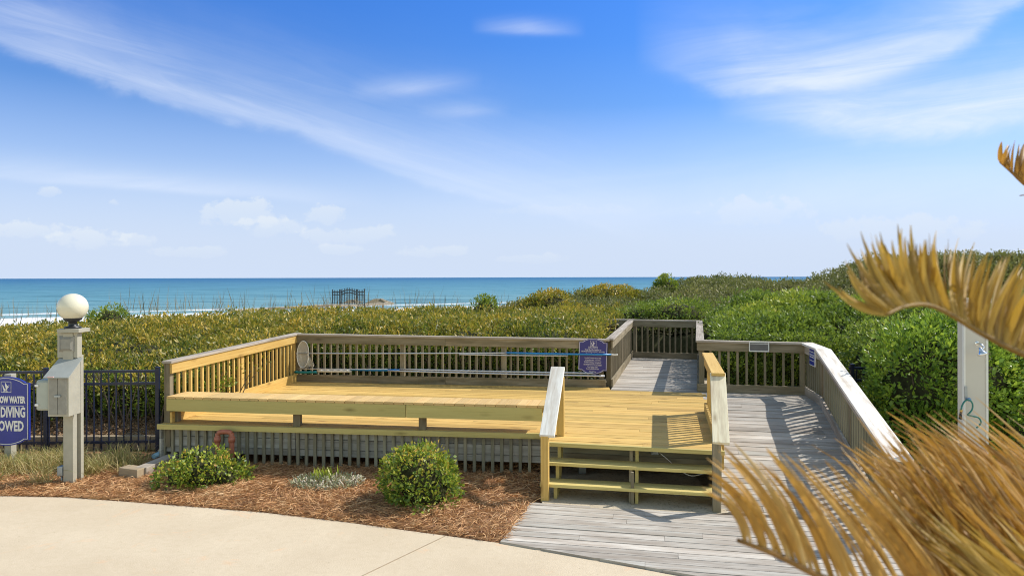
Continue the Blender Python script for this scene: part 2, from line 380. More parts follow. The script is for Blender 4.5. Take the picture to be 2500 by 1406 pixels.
# ocean
m, nt, b, o = newmat('sea'); n = N(nt); p = n.pos(); px_, py_, pz_ = n.sep(p)
shore = n.math('SUBTRACT', py_, n.math('ADD', 143.0, n.math('MULTIPLY', px_, .60)))        # metres seaward of the shoreline
wv = n.noise(n.comb(n.math('MULTIPLY', px_, .22), py_, 0), .10, 8, .78)
wv2 = n.noise(n.comb(n.math('MULTIPLY', px_, .22), py_, 3), .06, 5, .6)
sh = n.math('DIVIDE', shore, 3000.0)
c = n.ramp(sh, [(0, (.27, .38, .36)), (.012, (.18, .32, .335)), (.05, (.12, .275, .33)), (.16, (.078, .22, .31)), (.45, (.040, .15, .28)), (1, (.018, .11, .26))])
c = n.mix(n.ramp(wv, [(.40, .85), (.52, 0.)]), c, (.02, .10, .13)); c = n.mix(n.ramp(wv, [(.55, 0.), (.70, .5)]), c, (.16, .34, .34))
c = n.mix(n.ramp(wv2, [(.45, 0.), (.7, .35)]), c, (.06, .22, .30))
fo = n.noise(n.comb(n.math('MULTIPLY', px_, .12), n.math('MULTIPLY', py_, .35), 1), 1, 5, .65, .5)
fo2 = n.noise(n.comb(n.math('MULTIPLY', px_, .6), n.math('MULTIPLY', py_, 1.2), 1), 1, 5, .7)
sh2 = n.math('ADD', shore, n.math('MULTIPLY', n.math('SUBTRACT', fo, .5), 16.0))
band = n.math('ADD', n.math('MAXIMUM', n.ramp(n.math('DIVIDE', sh2, 110.0), [(0, 1.), (.10, .8), (.16, .0), (.24, .0), (.27, .75), (.33, 0.)]), 0.0), n.math('MULTIPLY', n.math('SUBTRACT', fo2, .5), .9))
c = n.mix(n.ramp(band, [(.30, 0.), (.55, 1.)]), c, (.78, .77, .75))
n.link(c, b.inputs['Base Color']); b.inputs['Roughness'].default_value = .5; b.inputs['Specular IOR Level'].default_value = .15
n.link(n.bump(n.math('ADD', wv, n.noise(p, 2.0, 3)), .35, .25), b.inputs['Normal']); M['sea'] = m
mb = MB(); mb.v = [V(-30000, 60, ZS), V(30000, 60, ZS), V(30000, 42000, ZS), V(-30000, 42000, ZS)]; mb.face([0, 1, 2, 3])
tag(mb.build('ocean', M['sea']), kind='structure')

# concrete patio with its curved edge
edge = [G(px, py) for px, py in ((-700, 1205), (-300, 1205), (0, 1210), (160, 1213), (400, 1231), (640, 1250), (850, 1275), (1050, 1302), (1220, 1325), (1340, 1346), (1480, 1371), (1620, 1399))]
edge += [(2.4, 5.90), (3.4, 5.44), (6.5, 4.2)]
mb = MB(); mb.poly([(x, y, 0) for x, y in edge[::-1]]+[(-14, edge[0][1], 0), (-14, -6, 0), (8, -6, 0)], .12)
tag(mb.build('patio', M['patio']), kind='structure')
mb = MB(); p0 = V(*G(1085, 1308), .0015); p1 = V(*G(880, 1406), .0015); p1 = p0+(p1-p0)*1.6
mb.beam(p0, p1, .012, .002); tag(mb.build('patio_joint', plain('joint', (.33, .25, .16), .9)), kind='structure')

# pine straw bed : lumpy ground
ep = np.array(edge[:9]); 
def edgey(x): return np.interp(x, ep[:, 0], ep[:, 1])
def bedz(x, y):
    return .012+.055*vnoise(x, y, 1.6, 5)*sm((y-edgey(x))/.5)+.03*vnoise(x, y, 5, 6)*sm((y-edgey(x))/.25)-.02*(1-sm((y-edgey(x))/.1))
xs = np.linspace(-9, .35, 150); tt = np.linspace(0, 1, 34)
X = np.tile(xs, (34, 1)); Y = edgey(X)+.01+tt[:, None]*(11.4-edgey(X)); Z = np.where(X > -.10+(Y-7.07)*.284, np.where(Y < 8.45, -.05, .0), bedz(X, Y)); Z[0] = -.03
a = (np.arange(33)[:, None]*150+np.arange(149)[None, :]).ravel()
o = npmesh('straw_bed', np.stack([X.ravel(), Y.ravel(), Z.ravel()], 1), np.stack([a, a+1, a+151, a+150], 1), np.zeros(len(a)), M['strawg'], None, True)
tag(o, kind='structure')
# needles
n_ = 62000
x = rng.uniform(-8.6, .35, n_); y = edgey(x)+.03+rng.random(n_)**1.1*(10.2-edgey(x))
keep = ~((x > .28) & (y < 8.35)) & ~((x+.127) > (y-7.07)*.29+.02) | ((y > 8.4) & (x < .4))
keep &= ~((x > -5.1) & (y > 9.9))
x = x[keep]; y = y[keep]; n_ = len(x); z = bedz(x, y)+rng.random(n_)*.018
P = np.stack([x, y, z], 1); a = rng.uniform(0, 6.28, n_)*.999; ln = rng.uniform(.07, .17, n_)
a = np.where(rng.random(n_) < .5, vnoise(x, y, 2.2, 4)*9+rng.normal(size=n_)*.6, a)
T = P+np.stack([np.cos(a)*ln, np.sin(a)*ln, rng.normal(size=n_)*.018+.004], 1)
T[:, 1] = np.maximum(T[:, 1], edgey(T[:, 0])-.02); T[:, 2] = np.maximum(T[:, 2], .012)
o = blades(P, T, rng.uniform(.0035, .0075, n_), rng.random(n_), 'pine_straw', M['straw'], bend=.35)
tag(o, 'loose brown pine needles covering the planting bed', 'pine straw', kind='stuff')

# ================================================================= TIMBER DECK
ZD = .635
FL = V(-5.13, 9.95, 0); FR = V(.42, 9.28, 0); BLc = V(-4.43, 13.99, 0); BRc = V(1.85, 13.13, 0)
SL = V(.42, 8.785, 0); SR = V(2.56, 8.31, 0); DR = V(3.52, 12.46, 0)
deck = thing('timber_deck', 'raised deck of new yellow pine boards with grey slatted skirt', 'deck', (-2, 11, 0))
mb = MB(); zf = lambda x, y: ZD
planks(mb, [tuple(FL[:2]), tuple(FR[:2]), (.42, 13.33), tuple(BLc[:2])], zf, seed=1)
planks(mb, [tuple(SL[:2]), tuple(SR[:2]), tuple(DR[:2]), (.42, 13.08)], zf, seed=1)
planks(mb, [(.42, 13.08), (1.84, 12.796), (1.86, 13.14), (.42, 13.33)], zf, seed=1)
mb.build('deck_boards', M['new'], deck)
def along(a, b, t): return a+(b-a)*t
fd = (FR-FL).normalized(); fn = V(fd.y, -fd.x, 0)   # outward (towards the viewer)
mb = MB(); mb.beam(FL+fn*.012+V(-fd.x*.03, 0, ZD-.002), FR+fn*.012+V(-.02, 0, ZD-.002), .045, .075, anchor=1)
mb.build('fascia', M['newg'], deck, .003)
sd_ = (SR-SL).normalized(); sn = V(sd_.y, -sd_.x, 0)
mb = MB(); mb.beam(SL+sn*.01+V(0, 0, ZD+.002), SR+sn*.01+V(0, 0, ZD+.002)+sd_*.02, .05, .05, anchor=1)
mb.build('stair_nosing', M['newg'], deck, .003)
# skirt: three courses of boards then open gaps, with battens in front
mb = MB(); a0 = FL-fn*.10; b0 = FR-fn*.10
for zt, zb in ((ZD-.045, ZD-.19), (ZD-.197, ZD-.335), (ZD-.342, ZD-.43)):
    for t0, t1 in ((0, .36), (.362, .70), (.702, 1)):
        p, q = along(a0, b0, t0), along(a0, b0, t1)
        mb.beam(p+V(0, 0, (zt+zb)/2), q+V(0, 0, (zt+zb)/2), .025, zt-zb)
mb.build('skirt_boards', M['skirt'], deck)
Lf = (b0-a0).length; nb = int(Lf/.128)
proto = None
for k in range(nb):
    p = a0+fn*.032+fd*(.02+k*.128); hb = ZD-.045
    zb_ = .02 if k % 9 else .05
    if k % 6 == 0 or proto is None:
        mb = MB(); mb.beam(p+V(0, 0, zb_), p+V(0, 0, hb), .042, .034, up=tuple(fn)); proto = mb.build('batten', M['batten'], deck, .002); pp = p.copy()
    else:
        o = proto.copy(); C.objects.link(o); o.parent = deck; o.location = p-pp
        o.rotation_euler.z = 0
# side skirts (left end, right side beside the ramp) and back
for a, b in ((FL, BLc), (SR-V(.03, 0, 0), DR)):
    mb = MB()
    for zt, zb in ((ZD-.04, ZD-.215), (ZD-.221, ZD-.395), (ZD-.40, .03)):
        mb.beam(a+V(0, 0, (zt+zb)/2), b+V(0, 0, (zt+zb)/2), .03, zt-zb)
    mb.build('side_skirt', M['skirt'], deck)
# framing seen behind the treads
mb = MB()
for (z0, z1) in ((ZD-.06, ZD-.24), (ZD-.245, ZD-.34)):
    a = V(.45, 9.25, (z0+z1)/2); b_ = V(2.72, 8.80, (z0+z1)/2); mb.beam(a, b_, .04, z0-z1)
mb.build('rim_joist', M['batten'], deck)
for x_ in (-4.6, -3.2, -1.8, -.4, 1.0, 2.3):
    for t in (.6, 2.6):
        mb = MB(); mb.beam((x_, 9.9+t-.12*(x_+5), -.05), (x_, 9.9+t-.12*(x_+5), ZD-.24), .1, .1, up=(0, 1, 0)); mb.build('support_post', M['skirt'], deck)
mb = MB()
for k in range(9): mb.beam(V(-4.9+k*.9, 10.2-k*.1, ZD-.05), V(-4.3+k*.9, 13.7-k*.12, ZD-.05), .04, .18, anchor=1)
mb.build('joists', M['skirt'], deck)

# ---- stairs
tag(gridmesh('sand', np.linspace(.36, 2.5, 24), np.linspace(7.9, 9.5, 16), lambda x, y: .0+.03*vnoise(x, y, 4, 3), M['sand']), kind='structure')
st = thing('wooden_stairs', 'two yellow pine treads on stringers leading up to the deck', 'stairs', (1.4, 8.4, 0))
def tread(z, yl, yr, depth, xl, xr, mat):
    a = V(xl, yl+(xl-.47)*(yr-yl)/1.87, z); b_ = V(xr, yl+(xr-.47)*(yr-yl)/1.87, z)
    for k in range(2):
        mb = MB(); off = UY*(depth*(.25+.5*k)); mb.beam(a+off, b_+off, depth/2-.006, .04, anchor=1)
        mb.build('tread', mat, st, .004)
tread(.21, 8.39, 8.02, .27, .335, 2.45, M['newg']); tread(.423, 8.585, 8.20, .27, .44, 2.47, M['newg'])
for (x_, y_, mt) in ((.53, 8.45, 'newg'), (1.43, 8.28, 'rail'), (1.50, 8.26, 'newg'), (2.44, 8.08, 'newg')):
    mb = MB()
    # sawtooth stringer
    o = V(x_, y_, 0); prof = [(0, 0), (.30, 0), (.62, .36), (.62, .58), (.38, .58), (.38, .38), (.19, .38), (.19, .17), (0, .17)]
    i = len(mb.v); t = UX*.02; rr = random.random()
    pts = [o+UY*a+V(0, 0, b2) for a, b2 in prof]
    mb.v += [p-t for p in pts]+[p+t for p in pts]; nn = len(prof)
    mb.face([i+k for k in range(nn)], [(p[1], p[0]) for p in prof], rr); mb.face([i+nn+k for k in reversed(range(nn))], [(p[1], p[0]) for p in prof[::-1]], rr)
    for k in range(nn): k2 = (k+1) % nn; mb.face([i+k, i+nn+k, i+nn+k2, i+k2], None, rr)
    mb.build('stringer', M[mt], st)
mb = MB(); mb.beam((1.445, 8.235, 0), (1.445, 8.235, .40), .035, .035, up=(0, 1, 0)); mb.build('support_stake', M['rail'], st)
# junction box with its cable under the stairs
jb = thing('junction_box', 'small grey electrical box fixed on the joist under the stairs', 'electrical box', (1.86, 8.93, .5))
mb = MB(); mb.beam((1.86, 8.93, .43), (1.86, 8.93, .545), .10, .05, up=(0, 1, 0)); mb.build('box_body', M['galv'], jb, .008)
mb = MB(); mb.beam((1.86, 8.897, .445), (1.86, 8.897, .53), .075, .012, up=(0, 1, 0)); mb.build('lid', M['galv'], jb, .003)
mb = MB(); mb.tube([(1.92, 8.92, .46), (2.02, 8.86, .38), (2.14, 8.75, .28), (2.28, 8.7, .22), (2.45, 8.7, .25)], .006, 6, sub=5); mb.build('cable', M['whitep'], jb)

# ---- railings
BW = .038
def railing(label, a, b, za, zb, ha, hb, nbal, mats, cap_w=.15, group=None, posts=(), bh=.15, bot=.15, side=1, capover=(0, 0), name='deck_railing', zbot=.0, capmat=None, cut=(None, None)):
    """straight run from a to b; floor za, zb; cap top at ha, hb; side: +1 boards on the right of a->b"""
    a = V(a[0], a[1], 0); b = V(b[0], b[1], 0); d = (b-a).normalized(); s_ = V(d.y, -d.x, 0)*side
    up = V(0, 0, 1); L = (b-a).length
    t = thing(name, label, 'railing', tuple(a+V(0, 0, za)), group)
    A = lambda u, z0, z1: a+d*u+up*lerp(z0, z1, u/L)
    mb = MB(); mb.beam(A(-capover[0], ha, hb), A(L+capover[1], ha, hb), cap_w, .036, anchor=1, endcut0=cut[0], endcut1=cut[1]); mb.build('top_cap', M[capmat or mats[0]], t, .004)
    mb = MB(); o = s_*(BW/2+.019)
    nsp = max(1, round(L/3.0))
    for k in range(nsp):
        u0 = L*k/nsp+(.002 if k else 0); u1 = L*(k+1)/nsp
        mb.beam(A(u0, ha-.037-bh/2, hb-.037-bh/2)+o, A(u1, ha-.037-bh/2, hb-.037-bh/2)+o, .036, bh)
    mb.build('upper_board', M[mats[1]], t, .003)
    if bot:
        mb = MB()
        for k in range(nsp):
            u0 = L*k/nsp+(.002 if k else 0); u1 = L*(k+1)/nsp
            mb.beam(A(u0, za+zbot+bot/2, zb+zbot+bot/2)+o, A(u1, za+zbot+bot/2, zb+zbot+bot/2)+o, .036, bot)
        mb.build('lower_board', M[mats[1]], t, .003)
    pr = None
    for k in range(nbal):
        u = L*(k+.5)/nbal; skip = any(abs(u-p) < .07 for p in posts)
        if skip: continue
        p = A(u, za, zb); h0 = lerp(za, zb, u/L)+.03; h1 = lerp(ha, hb, u/L)-.045
        if pr is None or k % 5 == 0 or abs(ha-za-hb+zb) > .03:
            mb = MB(); mb.beam(V(p.x, p.y, h0), V(p.x, p.y, h1), BW, BW, up=tuple(d)); pr = mb.build('baluster', M[mats[2]], t, .002); pl = V(p.x, p.y, h0)
        else:
            o_ = pr.copy(); C.objects.link(o_); o_.parent = t; o_.location = V(p.x, p.y, h0)-pl
    for u in posts:
        p = A(u, za, zb); h1 = lerp(ha, hb, u/L)-.04
        mb = MB(); o2 = -s_*.03; mb.beam(V(p.x, p.y, lerp(za, zb, u/L)-.35)+o2, V(p.x, p.y, h1)+o2, .09, .09, up=tuple(d)); mb.build('post', M[mats[4] if len(mats) > 4 and u > .5 else mats[3]], t, .004)
    return t
GR = ('cap', 'rail', 'rail', 'rail')
a = (-5.03, 9.99); b = (-4.43, 13.99)
railing('left deck railing of bright yellow pine under a grey cap', a, b, ZD, ZD, 1.545, 1.617, 27, ('cap', 'new', 'new', 'rail', 'new'), .15, posts=(.05, 2.0, 3.98), zbot=.0, bot=.16, capover=(.04, .09))
tb = railing('long weathered railing along the back of the deck holding the pool poles', (-4.43, 13.97), (1.80, 13.13), ZD, ZD, 1.612, 1.56, 46, GR, .15, posts=(.05, 2.25, 4.3, 6.2), capover=(.03, .07))
railing('weathered railing on the left side of the walkway behind the notice sign', (1.88, 13.15), (3.2, 18.3), ZD, ZD, 1.565, 1.62, 38, GR, .15, posts=(.1, 2.6, 5.2), capover=(.02, .06))
railing('weathered railing across the far end of the walkway', (.9, 18.75), (4.85, 17.55), ZD, ZD, 1.63, 1.63, 29, GR, .14, posts=(.1, 2.45, 4.1), capover=(.2, .05), side=1)
railing('short weathered railing turning left beyond the walkway, half hidden by the hedge', (1.7, 18.62), (3.15, 18.25), ZD, ZD, 1.50, 1.50, 10, GR, .14, posts=(.1, 1.45))
railing('weathered railing on the right side of the walkway', (3.47, 12.62), (4.80, 17.5), ZD, ZD, 1.585, 1.63, 36, GR, .15, side=-1, posts=(.1, 2.5, 5.0), capover=(.08, .06))
t2 = railing('weathered railing at the head of the ramp with the small framed plaque', (3.42, 12.62), (5.28, 12.24), ZD, ZD, 1.585, 1.567, 12, GR, .15, posts=(.08, 1.83), capover=(.02, .03))
railing('short level railing at the top corner of the ramp carrying the blue and white sign', (5.29, 12.26), (5.10, 11.2), ZD, ZD, 1.567, 1.565, 8, ('capw', 'cap', 'batten', 'rail'), .22, side=1, posts=(1.0,), capover=(.05, 0))
RS0 = 11.99; RS1 = 8.33
def rz(x, y): return ZD*(x*.196+y*.981-RS1)/(RS0-RS1)
e0 = (5.10, 11.2); e1 = (4.10, 7.25)
railing('sloping weathered railing down the right side of the ramp', e0, e1, ZD, rz(*e1), 1.565, rz(*e1)+.93, 31, ('capw', 'cap', 'batten', 'rail'), .24, side=1, posts=(.1, 1.9, 3.9), capover=(.0, .1))
# right rail of the yellow deck and stair
railing('yellow pine railing with balusters on the right edge of the deck', (3.07, 10.72), (2.62, 8.69), ZD, ZD, 1.555, 1.53, 15, ('new', 'new', 'new', 'new'), .165, side=1, posts=(.08, 1.98), capover=(.05, .03))
def stair_rail(label, top, bot, zt, zb, low_base, up_base, w, pm_low, pm_up, cm):
    t = thing('stair_handrail', label, 'handrail', (bot[0], bot[1], 0), 'handrails beside the deck stairs')
    top = V(top[0], top[1], zt); bot = V(bot[0], bot[1], zb); d = (bot-top).normalized()
    mb = MB(); mb.beam(top, bot, w, .045, anchor=1, r=.52); mb.build('handrail_cap', M[cm], t, .004)
    mb = MB(); mb.beam(V(low_base[0], low_base[1], 0), V(low_base[0], low_base[1], zb+.0), .095, .095, up=tuple(UY)); mb.build('post', M[pm_low], t, .004)
    if up_base:
        mb = MB(); mb.beam(V(up_base[0], up_base[1], ZD), V(up_base[0], up_base[1], zt-.13), .095, .095, up=tuple(UY)); mb.build('post', M[pm_up], t, .004)
        mb = MB(); o = -V(UX.x, UX.y, 0)*.0; mb = None
    return t
stair_rail('short bleached handrail with a yellow post on the left of the stairs', (.615, 9.22), (.42, 8.33), 1.545, .825, (.40, 8.40), (.645, 9.13), .185, 'new', 'new', 'capw')
stair_rail('pale handrail with a grey lower post on the right of the stairs', (2.625, 8.72), (2.415, 7.90), 1.527, .835, (2.385, 7.98), None, .19, 'rail', 'new', 'capp')

# ---- bench
bl = V(-5.02, 9.93, 0); br = V(.40, 9.15, 0); bd = (br-bl).normalized(); bn = V(bd.y, -bd.x, 0)
bench = thing('deck_bench', 'long yellow pine bench with cross boards along the front of the deck', 'bench', tuple((bl+br)/2+V(0, 0, ZD)))
mb = MB(); ZB = 1.035; L = (br-bl).length; k = 0; w = .1425
ux_ = V(.215, .976, 0).normalized()
while k*w < L-.02:
    p = bl+bd*(k*w+w/2)+V(0, 0, ZB+random.uniform(-.001, .001)); mb.beam(p+bn*.02, p+bn*.02-bn*.44+bd*.02, w-.006, .034, anchor=1); k += 1
mb.build('seat', M['newp'], bench, .002)
for t0, t1, mt in ((0, .655, 'newg'), (.657, 1, 'newg')):
    mb = MB(); mb.beam(along(bl, br, t0)+V(0, 0, ZB-.035), along(bl, br, t1)+V(0, 0, ZB-.035), .036, .175, anchor=1); mb.build('front_board', M[mt], bench, .003)
mb = MB(); mb.beam(bl-bn*.40+V(0, 0, ZB-.035), br-bn*.40+V(0, 0, ZB-.035), .036, .14, anchor=1); mb.build('rear_board', M['newg'], bench, .003)
for px, py in ((723, 1041), (1030, 1049.5), (425, 1030)):
    x_, y_ = G(px, py, ZD)
    mb = MB(); mb.beam(V(x_, y_+.05, ZD), V(x_, y_+.05, ZB-.04), .10, .10, up=(0, 1, 0)); mb.build('leg', M['rail'], bench, .004)

# ================================================================= GREY WALKS
def walk(name, label, poly, zf, seed, w=.142, struct=False):
    mb = MB(); planks(mb, poly, zf, w, seed=seed, gap=.013, wob=.003, blen=3.4)
    t = thing(name, label, 'boardwalk', (poly[0][0], poly[0][1], 0))
    mb.build('boards', M['grey'], t); return t
w1 = walk('walkway', 'weathered grey board walkway leading from the deck into the hedge', [(1.84, 12.79), (3.52, 12.455), (4.83, 17.55), (3.24, 18.3)], zf, 21)
mb = MB(); planks(mb, [(.6, 18.55), (3.2, 18.0), (3.25, 18.35), (.9, 18.85)], zf, seed=4); mb.build('turning_boards', M['grey'], w1)
w2 = walk('ramp', 'weathered grey board ramp sloping down beside the deck', [(2.40, 8.02), (4.22, 7.62), (5.13, 11.2), (3.22, 11.58)], rz, 5)
mb = MB(); planks(mb, [(3.26, 11.58), (5.13, 11.2), (5.33, 12.27), (3.5, 12.66)], zf, seed=5, gap=.008); mb.build('landing_boards', M['grey'], w2)
mb = MB(); mb.beam(V(4.24, 7.62, .0), V(5.15, 11.2, ZD-.03), .04, .14, anchor=1); mb.build('edge_joist', M['rail'], w2)
w3 = walk('boardwalk', 'bleached grey boardwalk at the foot of the stairs beside the concrete', [(-.127, 7.07), (3.4, 5.45), (5.2, 5.3), (5.2, 7.29), (.22, 8.29)], lambda x, y: .022, 9)

# ================================================================= LAMP POST WITH CABINET
lp = thing('lamp_post', 'white globe lamp on a beige post with an attached cabinet', 'lamp', (-5.82, 9.1, 0))
X0, Y0 = -5.875, 9.08
mb = MB(); mb.beam((-5.875, 9.07, 0), (-5.875, 9.07, 2.03), .13, .085, up=(0, 1, 0)); mb.build('post', M['greypaint'], lp, .004)
mb = MB(); mb.beam((-5.862, 9.205, 0), (-5.862, 9.205, 1.72), .13, .06, up=(0, 1, 0)); mb.build('rear_post', M['greypaint'], lp, .003)
mb = MB(); mb.beam((-5.89, 9.09, 1.70), (-5.89, 9.09, 2.035), .265, .10, up=(0, 1, 0)); head = mb.build('post_head', M['greypaint'], lp, .004)
mb = MB(); mb.beam((-5.845, 9.10, 2.035), (-5.845, 9.10, 2.085), .29, .24, up=(0, 1, 0)); mb.build('cap', M['greypaint'], lp, .004)
mb = MB(); cx, cz, yf = -5.895, 1.885, 9.038
for s_, (x0, z0, x1, z1) in enumerate(((-.105, -.105, .105, -.105), (.105, -.105, .105, .105), (.105, .105, -.105, .105), (-.105, .105, -.105, -.105))):
    i = len(mb.v); k = .62
    mb.v += [V(cx+x0, yf, cz+z0), V(cx+x1, yf, cz+z1), V(cx+x1*k, yf-.035, cz+z1*k), V(cx+x0*k, yf-.035, cz+z0*k)]; mb.face([i, i+1, i+2, i+3])
i = len(mb.v); mb.v += [V(cx+a*.065, yf-.033, cz+b_*.065) for a, b_ in ((-1, -1), (1, -1), (1, 1), (-1, 1))]; mb.face([i, i+1, i+2, i+3])
mb.build('panel_moulding', M['greypaintd'], head)
gx0 = -5.855
mb = MB(); mb.lathe((gx0, 9.10, 2.085), [(.10, 0), (.10, .02), (.05, .035), (.05, .085), (.105, .115), (.115, .145)], 24); mb.build('fitter', M['black'], lp)
prof = [(.182*math.sin(R(a)), .182-.182*math.cos(R(a))) for a in range(36, 181, 6)]
mb = MB(); mb.lathe((gx0, 9.10, 2.185), prof, 36); mb.build('globe', M['globe'], lp)
xa, xb = -5.997, -5.727; zb_, zt_ = .968, 1.49; yf = 8.815; yb = 9.06
mb = MB()
P8 = [V(xa, yf, zb_), V(xb, yf, zb_), V(xb, yb, zb_), V(xa, yb, zb_), V(xa, yf, zt_), V(xb, yf, zt_), V(xb, yb, zt_+.17), V(xa, yb, zt_+.17)]
mb.v = P8
for f in ((0, 1, 5, 4), (1, 2, 6, 5), (2, 3, 7, 6), (3, 0, 4, 7), (4, 5, 6, 7), (0, 3, 2, 1)): mb.face(f)
cab = mb.build('cabinet', M['greypaint'], lp, .004)
for s_ in (0, 1):
    mb = MB(); xc = lerp(xa, xb, .29+.42*s_); mb.beam((xc, yf-.008, zb_+.03), (xc, yf-.008, zt_-.02), .108, .012, up=(0, 1, 0)); mb.build('cabinet_door', M['greypaintd'], cab, .002)
mb = MB(); mb.beam((xa+.10, yf-.022, 1.235), (xa+.18, yf-.022, 1.235), .02, .022); mb.build('latch', M['galv'], cab)
mb = MB(); v0 = [V(xa-.025, yf-.05, zt_-.02), V(xb+.03, yf-.05, zt_-.02), V(xb+.03, yb+.0, zt_+.20), V(xa-.01, yb+.0, zt_+.20)]
mb.v = v0+[p+V(0, 0, .012) for p in v0]
for f in ((3, 2, 1, 0), (4, 5, 6, 7), (0, 1, 5, 4), (1, 2, 6, 5), (2, 3, 7, 6), (3, 0, 4, 7)): mb.face(f)
mb.build('cabinet_roof', M['steel'], cab)
mb = MB(); mb.beam((xa+.03, yf-.045, 1.486), (xa+.11, yf-.045, 1.486), .03, .012); mb.build('pink_sticker', plain('pinklabel', (.55, .36, .36), .5), cab)
bx = thing('meter_box', 'pale grey plastic box with hinged lid on the left side of the lamp cabinet', 'electrical box', (xa-.09, yf+.08, 1))
mb = MB(); mb.beam((xa-.105, 8.99, 1.03), (xa-.105, 8.99, 1.43), .19, .20, up=(0, 1, 0)); mb.build('box_body', M['pvc'], bx, .02)
mb = MB(); mb.beam((xa-.11, 8.88, 1.05), (xa-.11, 8.88, 1.41), .155, .02, up=(0, 1, 0)); mb.build('lid', M['pvc'], bx, .008)
for z_ in (1.11, 1.36):
    mb = MB(); mb.beam((xa-.20, 8.87, z_), (xa-.155, 8.87, z_), .03, .03); mb.build('hinge', M['whitep'], bx, .004)
bx = thing('outlet_box', 'small grey weatherproof outlet box low on the lamp post', 'electrical box', (X0-.11, Y0, .2))
mb = MB(); mb.beam((X0-.105, Y0-.02, .14), (X0-.105, Y0-.02, .27), .07, .10, up=(0, 1, 0)); mb.build('box_body', M['galv'], bx, .01)
mb = MB(); mb.tube([(X0-.105, Y0-.02, 0), (X0-.105, Y0-.02, .14)], .012); mb.build('conduit', M['galv'], bx)

# ================================================================= SIGNS
def text_obj(txt, size, mat, parent, name, loc, xs=1.0, bold=0.0, ext=.0015, spacing=1.0):
    cu = bpy.data.curves.new(name, 'FONT'); cu.body = txt; cu.size = size; cu.align_x = 'CENTER'; cu.align_y = 'CENTER'
    cu.extrude = ext; cu.offset = bold; cu.space_character = spacing; cu.resolution_u = 2
    to = bpy.data.objects.new(name, cu); C.objects.link(to); bpy.context.view_layer.update()
    me = bpy.data.meshes.new_from_object(to.evaluated_get(bpy.context.evaluated_depsgraph_get()))
    bpy.data.objects.remove(to)
    me.transform(Matrix.Diagonal((xs, 1, 1, 1)))
    me.transform(Matrix.Rotation(R(90), 4, 'X')); me['local'] = 1; me.materials.clear()
    a_ = me.attributes.new('rnd', 'FLOAT', 'FACE')
    o = link(name, me, mat, parent); o.location = loc; return o
def sign_outline(w, h, shoulder, dome):
    """crown top and cup bottom"""
    pts = []; hw = w/2; hh = h/2; sh = hh-dome
    def crown(sgn):
        out = [(-hw*sgn, sh*1), (-hw*sgn+shoulder*.9*sgn, sh)]
        for k in range(0, 13):
            t = k/12; x_ = lerp(-hw+shoulder, hw-shoulder, t); out.append((x_*sgn, sh+dome*(.12+.88*math.sin(math.pi*t)**.75)))
        out += [(hw*sgn-shoulder*.9*sgn, sh), (hw*sgn, sh)]; return out
    top = crown(1); bot = [(-x_, -z_) for x_, z_ in top]
    return top+bot          # clockwise seen from the front
def slab(name, outline, th, mat, parent, y=0, scale=1):
    mb = MB(); n = len(outline)
    mb.v = [V(x_*scale, y-th, z_*scale) for x_, z_ in outline]+[V(x_*scale, y, z_*scale) for x_, z_ in outline]
    mb.face(list(reversed(range(n)))); mb.face([n+k for k in range(n)])
    for k in range(n): k2 = (k+1) % n; mb.face([k, k2, n+k2, n+k])
    me_o = mb.build(name, mat, None); me_o.parent = parent; me_o.data['local'] = 1; return me_o
def ring(name, outline, k0, k1, mat, parent, y, th=.002):
    mb = MB(); n = len(outline); A = [V(x_*k0[0], y, z_*k0[1]) for x_, z_ in outline]; B = [V(x_*k1[0], y, z_*k1[1]) for x_, z_ in outline]
    mb.v = A+B
    for k in range(n): k2 = (k+1) % n; mb.face([k, k2, n+k2, n+k])
    o = mb.build(name, mat, None); o.parent = parent; o.data['local'] = 1; return o
def emblem(parent, cx, cz, s, mat, y):
    """white square outline with two upright birds"""
    mb = MB()
    def quad(pts):
        i = len(mb.v); mb.v += [V(cx+x_*s, y, cz+z_*s) for x_, z_ in pts]; mb.face(list(range(i, i+len(pts))))
    for a, b_, c_, d_ in ((-.5, .46, .5, .5), (-.5, -.5, .5, -.46), (-.5, -.46, -.46, .46), (.46, -.46, .5, .46)):
        quad([(a, b_), (c_, b_), (c_, d_), (a, d_)])
    quad([(-.10, .40), (-.02, .34), (.10, .10), (.30, .02), (.16, -.08), (.10, -.24), (.0, -.30), (-.04, -.05), (-.10, .12)])
    quad([(.10, .10), (.22, .16), (.36, .13), (.40, .05), (.37, .11), (.24, .12), (.14, .04)])
    quad([(-.36, .22), (-.28, .14), (-.18, -.10), (-.06, -.18), (-.04, -.34), (-.22, -.34), (-.30, -.14), (-.34, .05)])
    quad([(-.24, -.34), (-.12, -.34), (-.16, -.46), (-.26, -.46)]); quad([(.02, -.28), (.08, -.28), (.16, -.46), (.10, -.46)]); quad([(-.06, -.3), (.0, -.3), (.05, -.46), (-.02, -.46)])
    o = mb.build('emblem', mat, None); o.parent = parent; o.data['local'] = 1; return o
sg = thing('warning_sign', 'blue shallow water no diving sign with a white border at the left edge', 'sign', tuple(Q(15, 1003, 9.72)))
sg.rotation_euler = (0, 0, R(-4)); 
ol = sign_outline(.70, .98, .07, .085)
slab('sign_board', ol, .03, M['blue'], sg, .015)
ring('border', ol, (.955, .965), (.93, .948), M['signw'], sg, -.018)
emblem(sg, .01, .345, .155, M['signw'], -.018)
for tx, sz, z_, xs_ in (('SHALLOW WATER', .125, .160, .535), ('NO DIVING', .195, -.02, .56), ('ALLOWED', .195, -.215, .62)):
    text_obj(tx, sz, M['signw'], sg, 'lettering', (.008-(.025 if tx == 'ALLOWED' else 0), -.018, z_), xs_, .007, spacing=1.02)
